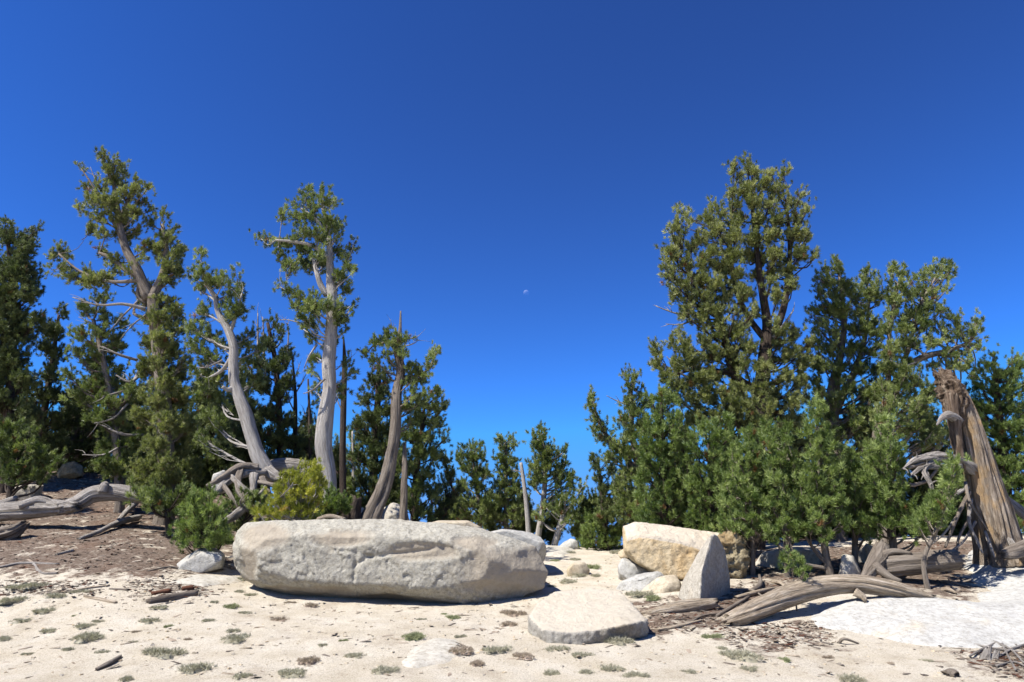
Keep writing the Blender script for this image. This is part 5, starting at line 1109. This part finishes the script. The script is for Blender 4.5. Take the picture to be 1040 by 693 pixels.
for k, lb in enumerate([[(984, 500, 4, 11.75), (974, 520, 3, 11.5), (966, 540, 2.6, 11.3), (960, 556, 2, 11.2)], [(986, 508, 4, 11.7), (984, 530, 3, 11.45), (992, 550, 2.6, 11.3), (998, 562, 1.6, 11.2)], [(982, 495, 4, 11.8), (964, 508, 3, 11.5), (955, 530, 2.4, 11.3), (946, 548, 1.6, 11.2)],
                        [(985, 525, 3, 11.6), (974, 545, 2.4, 11.4), (972, 560, 1.5, 11.2)], [(990, 530, 3, 11.6), (978, 550, 2, 11.3), (962, 562, 1.2, 11.1)], [(1000, 540, 3, 11.5), (1006, 556, 2.4, 11.3), (1010, 566, 1.4, 11.2)], [(980, 490, 3, 11.8), (985, 510, 2.6, 11.5), (996, 528, 1.8, 11.45), (1004, 540, 1, 11.4)],
                        [(978, 515, 2.5, 11.6), (960, 540, 2, 11.3), (942, 556, 1.2, 11.1)], [(1024, 548, 6, 11.7), (1034, 560, 5, 11.5), (1044, 568, 3, 11.4)]]):
    mb = MB(); tube(mb, [p for p in at(lb)[0]], [r * .5 for r in at(lb)[1]], 8, 40 + k, 0.5, 2, 3, 8); mb.build('root', M['grey_wood' if k % 3 else 'brown_bark'], root, origin=o0)
tag(root, 'leaning broken dead stump with a jagged top at the right edge', 'stump')
wood('log', 'straight pale bare pole leaning behind the leaning stump at the right edge', at([(1008, 497, 3, 12.6), (1025, 510, 4.2, 12.5), (1042, 524, 4.8, 12.4), (1062, 541, 5, 12.3)]), 'grey_wood', 31, sides=14, rough=0.12, jag=(.03, .03))
wood('log', 'gnarled brown root piece on the white slab at the right edge below the stump', at([(1018, 563, 4, 11.2), (1026, 562, 6, 11.2), (1040, 557, 7, 11.3), (1058, 552, 8, 11.4)]), 'brown_bark', 33, rough=0.4, sides=24)

# fallen wood on the left rise
wood('log', 'long fallen grey log entering from the left edge', at([(-30, 524, 8, 14.6), (0, 521, 8, 14.5), (30, 517, 8.5, 14.4), (58, 515, 7, 14.3), (78, 514, 4, 14.2)]), 'grey_wood', 35, sides=36, rough=0.35, ridge=5, along=.6, jag=(.03, .12), extra=[at([(20, 514, 4, 14.2), (40, 508, 4, 14.3), (58, 512, 2, 14.3)])])
wood('log', 'fallen grey log with a raised knot below the tallest crooked pine', at([(60, 517, 6, 14.2), (78, 512, 7, 14.4), (95, 502, 7.5, 14.6), (118, 500, 7.5, 14.7), (142, 504, 7, 14.7), (160, 508, 5, 14.7)]), 'grey_wood', 37, sides=36, rough=0.32, ridge=5, along=.6, extra=[at([(105, 500, 5, 14.5), (107, 493, 4, 14.5), (109, 490, 2, 14.5)])])
wood('log', 'dark thin log behind the long fallen grey log at the left edge', at([(-20, 520, 4, 15.5), (0, 513, 4, 15.5), (17, 506, 3, 15.6)]), 'grey_wood', 38, rough=0.2, sides=12)
wood('branch', 'forked bleached branch lying on the litter below the knotted grey log', drop([(80, 547, 1.6), (98, 542, 2, .03), (114, 535, 2.6, .05), (128, 530, 3, .05), (140, 527, 3, .04)]), 'grey_wood', 39, 'branch', sides=10, extra=[drop([(118, 533, 2, .05), (128, 523, 2.5, .1), (138, 516, 2.5, .15)])])
wood('rotten_log', 'crumbling rotten wood heap at the left edge below the fallen log', at([(-12, 550, 5, 13.5), (2, 544, 7, 13.5), (14, 540, 6, 13.5), (24, 533, 4, 13.6)]), 'brown_bark', 41, 'rotten log', rough=0.9, ridge=5, sides=36, along=5, jag=(.1, .1))
for k, (pts, rr, mt, lab) in enumerate([([(150, 611), (172, 607), (200, 602)], 3.4, 'brown_bark', 'thick dark stick on the sand left of the long boulder'), ([(154, 603), (172, 600)], 2.2, 'red_wood', 'reddish broken bark piece behind the thick dark stick'), ([(185, 598), (196, 597)], 2.4, 'red_wood', 'small red-brown wood chunk above the thick dark stick'),
                                        ([(76, 600), (92, 597), (110, 595)], 1.5, 'tan_wood', 'thin tan stick on the sand at the lower left, upper of two'), ([(86, 606), (102, 609), (118, 612)], 1.7, 'tan_wood', 'thin tan stick on the sand at the lower left, lower of two'), ([(0, 576), (24, 572), (60, 573)], 1.3, 'grey_wood', 'long thin grey branch at the left edge of the litter'),
                                        ([(34, 572), (42, 582), (58, 582)], 1.4, 'grey_wood', 'small forked grey twig on the litter at the left'), ([(98, 680), (110, 674), (122, 667)], 2.4, 'brown_bark', 'short brown twig clump on the sand at the bottom left'), ([(112, 598), (130, 599)], 1.2, 'brown_bark', 'tiny brown splinter on the sand right of the two tan sticks'),
                                        ([(58, 563), (74, 559)], 1.6, 'grey_wood', 'short grey stick in the middle of the left litter'), ([(150, 580), (172, 576), (190, 578)], 1.2, 'brown_bark', 'thin brown twig left of the pale pointed rock')]):
    wood('stick', lab, drop([(a, b, rr * f) for (a, b), f in zip(pts, (0.8, 1.0, 0.8))], 0.2), mt, 70 + k, 'stick', sides=10, rough=0.35, jag=(.02, .03))
# gnarled root mass of the leaning pine
root = empty('root_mass', P(255, 500, 14.0)); root.location.z = float(gz(root.location.x, root.location.y)[0]); o0 = np.array(root.location)
RT = [[(272, 478, 9, 14.4), (284, 486, 8, 14.3), (300, 483, 6, 14.2), (318, 476, 5, 14.2), (338, 466, 4, 14.2)], [(270, 480, 7, 14.3), (250, 480, 7, 14.1), (232, 488, 6, 13.9), (222, 500, 4, 13.7)], [(262, 476, 6, 14.2), (244, 474, 5, 14.0), (225, 486, 4, 13.8), (210, 494, 2.5, 13.7)],
      [(258, 482, 6, 14.0), (256, 500, 5, 13.7), (248, 515, 5, 13.5), (236, 525, 6, 13.3), (228, 530, 4, 13.2)], [(266, 486, 5, 14.0), (272, 500, 4, 13.8), (268, 516, 3, 13.6)], [(244, 478, 5, 14.0), (242, 495, 4.5, 13.7), (250, 512, 4, 13.5)], [(262, 490, 3, 13.9), (280, 494, 3, 13.7), (288, 505, 2, 13.6)],
      [(236, 484, 4, 13.9), (248, 496, 3.5, 13.6), (262, 502, 3, 13.6), (270, 494, 2, 13.7)], [(226, 492, 3, 13.8), (236, 506, 3, 13.5), (244, 524, 2.5, 13.4)], [(252, 520, 1.4, 13.2), (244, 510, 1, 13.1), (252, 500, .7, 13.1)]]
RT = [[(a_, b_, r_ * 0.68, y_) for a_, b_, r_, y_ in lb] for lb in RT]
for k, lb in enumerate(RT):
    mb = MB(); tube(mb, *at(lb), 14, 80 + k, 0.55, 2, 3, 8); mb.build('root', M['grey_wood' if k in (0, 1, 3, 7) else 'brown_bark'], root, origin=o0)
tag(root, 'tangle of gnarled grey roots under the pale S-curved pine', 'roots')
wood('log', 'bleached fallen log behind the gnarled roots, left of the tall pale trunk', at([(262, 478, 5, 15.2), (280, 474, 7, 15.2), (300, 473, 7, 15.2), (322, 477, 5, 15.2)]), 'grey_wood', 95, rough=0.2)
wood('log', 'dark squat stump left of the split brown trunk behind the long boulder', at([(360, 540, 8, 14.2), (359, 522, 7, 14.2), (362, 506, 5, 14.2)]), 'dark_bark', 96, 'stump', rough=0.4)
wood('log', 'thin broken brown snag right of the split brown trunk behind the long boulder', at([(409, 540, 4.5, 15.0), (410, 515, 3.8, 15.0), (411, 485, 3.2, 15.0), (411, 450, 1.6, 15.1)]), 'brown_bark', 97, 'snag', rough=0.3)
wood('log', 'thin pale piece of wood on top of the long boulder at its left', at([(322, 527, 1.5, 12.2), (335, 524, 2, 12.2), (350, 527, 1.4, 12.2)]), 'tan_wood', 98, 'wood piece', sides=10)
# splintered wood at the lower right
root = empty('broken_wood', PG(1008, 682)); o0 = np.array(root.location)
for k, lb in enumerate([[(998, 684, 4, 7.9), (1000, 672, 5, 7.95), (1003, 660, 3, 8.0)], [(1006, 684, 5, 7.9), (1008, 674, 5, 7.95), (1012, 662, 2, 8.0)], [(1003, 683, 4, 7.8), (1004, 678, 5, 7.8), (1004, 670, 2, 7.85)]]):
    mb = MB(); tube(mb, *at(lb), 14, 110 + k, 0.5, 3, 2, 6, (0, .05)); mb.build('splinter', M['grey_wood'], root, origin=o0)
tag(root, 'upright splintered grey wood fragment on litter at the lower right corner', 'wood fragment')
wood('stick', 'small dark knob of wood on the sand left of the splintered fragment', drop([(961, 684, 3), (967, 683, 4), (972, 685, 3)]), 'brown_bark', 115, 'stick', sides=12, rough=0.5)
SK = [[(985, 655), (1010, 660), (1040, 664)], [(1000, 650), (1025, 660), (1040, 675)], [(1015, 668), (1030, 660), (1045, 655)], [(985, 668), (1000, 660), (1018, 652)], [(1012, 678), (1030, 674), (1045, 680)], [(1018, 655), (1024, 668), (1032, 682)]]
for k, s in enumerate(SK):
    wood('twig', 'dry grey twig in the tangle round the splintered fragment at the lower right corner', drop([(a, b, .9) for a, b in s], -1.5), 'grey_wood', 120 + k, 'twig', 'dry twigs at the lower right', sides=6, rough=0.3, jag=(0, 0))

# ------------------------------------------------------------------ cushion plants on the sand
PL = [(20, 598, 22), (34, 596, 20), (12, 611, 22), (49, 607, 14), (45, 622, 14), (22, 632, 18), (75, 626, 6), (6, 651, 14), (49, 642, 12), (85, 637, 14), (101, 632, 8), (90, 648, 22), (161, 618, 16), (155, 632, 14), (170, 637, 8), (74, 660, 8), (106, 663, 8), (137, 653, 8), (170, 664, 30), (212, 680, 28), (247, 688, 14), (238, 642, 12), (245, 650, 20), (240, 617, 12), (248, 623, 8), (217, 612, 6), (246, 589, 10), (246, 602, 8), (254, 605, 8), (212, 631, 8), (81, 603, 12),
      (321, 671, 18), (297, 685, 22), (363, 667, 14), (349, 651, 6), (424, 647, 20), (460, 628, 10), (452, 624, 5), (468, 647, 8), (383, 684, 24), (503, 661, 22), (518, 636, 14), (523, 624, 20), (486, 674, 12), (531, 667, 14), (286, 630, 12), (294, 613, 8), (311, 616, 12), (468, 662, 20), (329, 656, 8), (428, 630, 6),
      (547, 646, 14), (568, 660, 18), (590, 666, 18), (626, 652, 22), (665, 608, 16), (650, 605, 20), (586, 586, 14), (603, 586, 10), (573, 593, 14), (560, 596, 8), (601, 577, 14), (724, 647, 16), (730, 659, 10), (751, 667, 26), (565, 570, 8), (585, 569, 8), (576, 562, 8), (627, 562, 14), (759, 680, 16), (795, 671, 10), (860, 690, 24), (942, 672, 8), (618, 680, 20), (645, 688, 14), (600, 685, 12), (560, 685, 14), (700, 684, 12), (840, 668, 8), (905, 676, 10), (138, 642, 7), (190, 650, 6), (30, 665, 8), (130, 690, 12)]
GREEN = {(460, 628), (424, 647), (724, 647), (547, 646), (665, 608), (601, 577), (170, 637), (349, 651), (75, 626), (452, 624), (795, 671), (731, 659), (565, 570), (240, 617)}
BROWN = {(321, 671), (468, 662), (518, 636), (523, 624), (311, 616), (286, 630), (294, 613), (486, 674), (531, 667), (905, 676), (840, 668), (138, 642), (190, 650)}
BIG = {(170, 664): 'wide grey-green cushion plant, largest at the lower left', (212, 680): 'wide mounded cushion plant at the bottom edge right of the largest lower left one', (90, 648): 'dome-shaped dark grey-green cushion plant below the two thin tan sticks',
       (383, 684): 'round grey cushion plant at the bottom edge below the flat pale foreground rock', (424, 647): 'dark green mat plant on the upper left edge of the flat pale foreground rock', (503, 661): 'spreading grey-green mat plant right of the flat pale foreground rock',
       (626, 652): 'grey mat plant tucked under the right front edge of the foreground slab rock', (568, 660): 'grey cushion plant under the left front corner of the foreground slab rock', (751, 667): 'pale wide cushion plant on the sand below the arched driftwood log',
       (860, 690): 'pale yellowish cushion plant cut by the bottom edge below the white slab', (724, 647): 'bright green small plant in front of the thick end of the arched log', (297, 685): 'elongated grey cushion plant at the bottom left of the flat pale foreground rock',
       (12, 611): 'wide grey-brown cushion plant at the left edge of the sand', (618, 680): 'yellowish-green cushion plant at the bottom edge below the foreground slab rock', (665, 608): 'green mat plant at the foot of the upright wedge'}
def cushion_mesh(kind, seed):  # ragged, lobed mat
    rng = np.random.default_rng(seed)
    mb = MB(); n = 230
    lobes = rng.uniform(-0.62, 0.62, (5 + seed % 3, 2)); lr = rng.uniform(0.22, 0.52, len(lobes)); which = rng.integers(0, len(lobes), n)
    th = rng.random(n) * 6.283; r = np.sqrt(rng.random(n))
    p = np.stack([lobes[which, 0] + r * lr[which] * np.cos(th), (lobes[which, 1] + r * lr[which] * np.sin(th)) * 0.75, 0.42 * lr[which] * np.clip(1 - r * r, 0, 1) * (0.5 + 0.5 * rng.random(n))], -1)
    d = np.stack([p[:, 0] * 0.8, p[:, 1] * 0.8, np.full(n, 0.8)], -1) + rng.normal(size=(n, 3)) * 0.3
    add_tufts(mb, p, d, rng.uniform(0.16, 0.30, n), np.clip(rng.normal(0.5, 0.2, n), 0, 0.9), rng, 12)
    for (lx, ly), q in zip(lobes, lr):
        m_ = 14; a = np.arange(m_) / m_ * 6.283; V = [[lx, ly * .75, 0.30 * q]]
        for f, h in ((0.6, 0.16), (1.0, -0.25)):
            V += [[lx + math.cos(t) * q * f * .85, (ly + math.sin(t) * q * f * .85) * 0.75, h * q] for t in a]
        T = [[0, 1 + k, 1 + (k + 1) % m_] for k in range(m_)]
        Q = [[1 + k, 1 + m_ + k, 1 + m_ + (k + 1) % m_, 1 + (k + 1) % m_] for k in range(m_)]
        mb.add(np.array(V), quads=Q, tris=T, tint=0.1)
    return mb
protos = {}
for kind, mt in (('grey', 'cushion'), ('green', 'cushion_green'), ('brown', 'cushion_brown')):
    protos[kind] = []
    for s in range(4):
        o = cushion_mesh(kind, s + 1).build('cushion_plant', M[mt]); protos[kind].append([o, False])
rp = np.random.default_rng(12)
for k, (px, py, w) in enumerate(PL):
    kind = 'green' if (px, py) in GREEN else 'brown' if (px, py) in BROWN else 'grey'
    slot = protos[kind][k % 4]
    if slot[1]:
        o = slot[0].copy(); COL.objects.link(o)
    else:
        o = slot[0]; slot[1] = True
    g = PG(px, py)
    R = w * g[1] / F * (0.80 + 0.25 * float(rp.random()))
    o.location = [float(c) for c in g]; o.rotation_euler = (0, 0, float(rp.random() * 6.28))
    o.scale = (R, R, R * (1.0 if w < 16 else 0.8))
    lab = BIG.get((px, py)) or {'grey': 'small low grey-green cushion plant scattered on the open sand', 'green': 'small bright green cushion plant scattered on the open sand', 'brown': 'small dry brown cushion plant scattered on the open sand'}[kind]
    tag(o, lab, 'cushion plant', 'cushion plants scattered on the sand')
for kind in protos:
    for o, used in protos[kind]:
        if not used: bpy.data.objects.remove(o)

# ------------------------------------------------------------------ litter, pebbles: nobody could count them
def chips(name, polys, n, smin, smax, mats, seed, elong, cat, label, flatz=0.35):
    rng = np.random.default_rng(seed)
    out = []
    for poly, share in polys:
        pl = np.array(plan(poly)); lo, hi = pl.min(0), pl.max(0)
        m_ = int(n * share); q = rng.uniform(lo, hi, (m_ * 4, 2))
        d = poly_dist(pl, q[:, 0], q[:, 1])
        out.append(q[d + rng.normal(size=len(d)) * 0.2 > 0][:m_])
    q = np.concatenate(out); z = gz(q[:, 0], q[:, 1]); c = len(q)
    base = np.array([[-1, -1, -.4], [1, -.8, -.4], [.8, 1, -.4], [-1, .9, -.4], [-.7, -.8, .6], [.7, -.6, .5], [.6, .7, .6], [-.8, .6, .4]])
    s = smin + (smax - smin) * rng.random(c) ** 3
    el = 1 + (elong - 1) * rng.random(c)
    th = rng.random(c) * 6.283
    V = base[None] * np.stack([s * el, s, s * flatz * (0.5 + rng.random(c))], -1)[:, None] * (1 + 0.3 * rng.normal(size=(c, 8, 1)).clip(-1, 1))
    tilt = rng.normal(size=c) * 0.15
    V[:, :, 2] += V[:, :, 0] * tilt[:, None]
    X = V[:, :, 0] * np.cos(th)[:, None] - V[:, :, 1] * np.sin(th)[:, None]
    Yy = V[:, :, 0] * np.sin(th)[:, None] + V[:, :, 1] * np.cos(th)[:, None]
    V = np.stack([X + q[:, :1], Yy + q[:, 1:], V[:, :, 2] + z[:, None] + s[:, None] * flatz * 0.3], -1)
    Q = np.array([[0, 3, 2, 1], [4, 5, 6, 7], [0, 1, 5, 4], [1, 2, 6, 5], [2, 3, 7, 6], [3, 0, 4, 7]])
    mb = MB()
    for k in range(len(mats)):
        sel = np.arange(c) % len(mats) == k
        nsel = sel.sum()
        mb.add(V[sel].reshape(-1, 3), quads=(Q[None] + (np.arange(nsel) * 8)[:, None, None]).reshape(-1, 4), m=k)
    return tag(mb.build(name, mats, smooth_=False), label, cat, kind='stuff')
chips('litter', [(p, w) for (p, _), w in zip(LITTER, (0.45, 0.05, 0.05, 0.12, 0.15, 0.05, 0.06, 0.07))], 20000, 0.004, 0.022, [M['brown_bark'], M['dark_bark'], M['tan_wood'], M['red_wood']], 5, 4, 'litter', 'brown needles, bark chips and twigs scattered under the pines')
chips('litter', [([(-60, 575), (560, 575), (700, 640), (1060, 660), (1060, 693), (-60, 693)], 1)], 900, 0.005, 0.028, [M['brown_bark'], M['tan_wood'], M['cushion_brown']], 15, 5, 'litter', 'sparse wood crumbs scattered over the open sand')
chips('pebbles', [([(-60, 590), (560, 585), (640, 560), (700, 640), (1060, 660), (1060, 693), (-60, 693)], 1)], 2600, 0.003, 0.020, [M['tan_granite'], M['granite'], M['tan_granite']], 6, 1.5, 'pebbles', 'fine pale pebbles scattered over the sand', 0.7)

# ------------------------------------------------------------------ the day moon
D = 4000.0
mc = P(534.5, 297.5, 1.0) - np.array([0, 0, EYE]); mc = mc / np.linalg.norm(mc) * D + np.array([0, 0, EYE])
rm = D * math.tan(math.radians(0.24))
bm = bmesh.new(); bmesh.ops.create_uvsphere(bm, u_segments=32, v_segments=24, radius=rm)
me = bpy.data.meshes.new('moon'); bm.to_mesh(me); bm.free()
for p in me.polygons: p.use_smooth = True
mm = bpy.data.materials.new('moon'); mm.use_nodes = True
n, l = mm.node_tree.nodes, mm.node_tree.links
n.remove(n['Principled BSDF'])
tb = n.new('ShaderNodeBsdfTransparent'); df = n.new('ShaderNodeBsdfDiffuse'); ad = n.new('ShaderNodeAddShader')
gb = n.new('ShaderNodeNewGeometry'); mxs = n.new('ShaderNodeMixShader')
cc = ramp(n, l, noise(n, l, objco(n), 0.06, 3, 0.5), [(0.38, (0.05, 0.05, 0.05)), (0.62, (0.09, 0.09, 0.09))])
l.new(cc, df.inputs[0])
l.new(tb.outputs[0], ad.inputs[0]); l.new(df.outputs[0], ad.inputs[1]); l.new(gb.outputs['Backfacing'], mxs.inputs[0]); l.new(ad.outputs[0], mxs.inputs[1]); l.new(tb.outputs[0], mxs.inputs[2]); l.new(mxs.outputs[0], n['Material Output'].inputs[0])
me.materials.append(mm)
o = bpy.data.objects.new('moon', me); COL.objects.link(o); o.location = [float(c) for c in mc]
tag(o, 'small pale half moon high in the clear blue sky', 'moon')
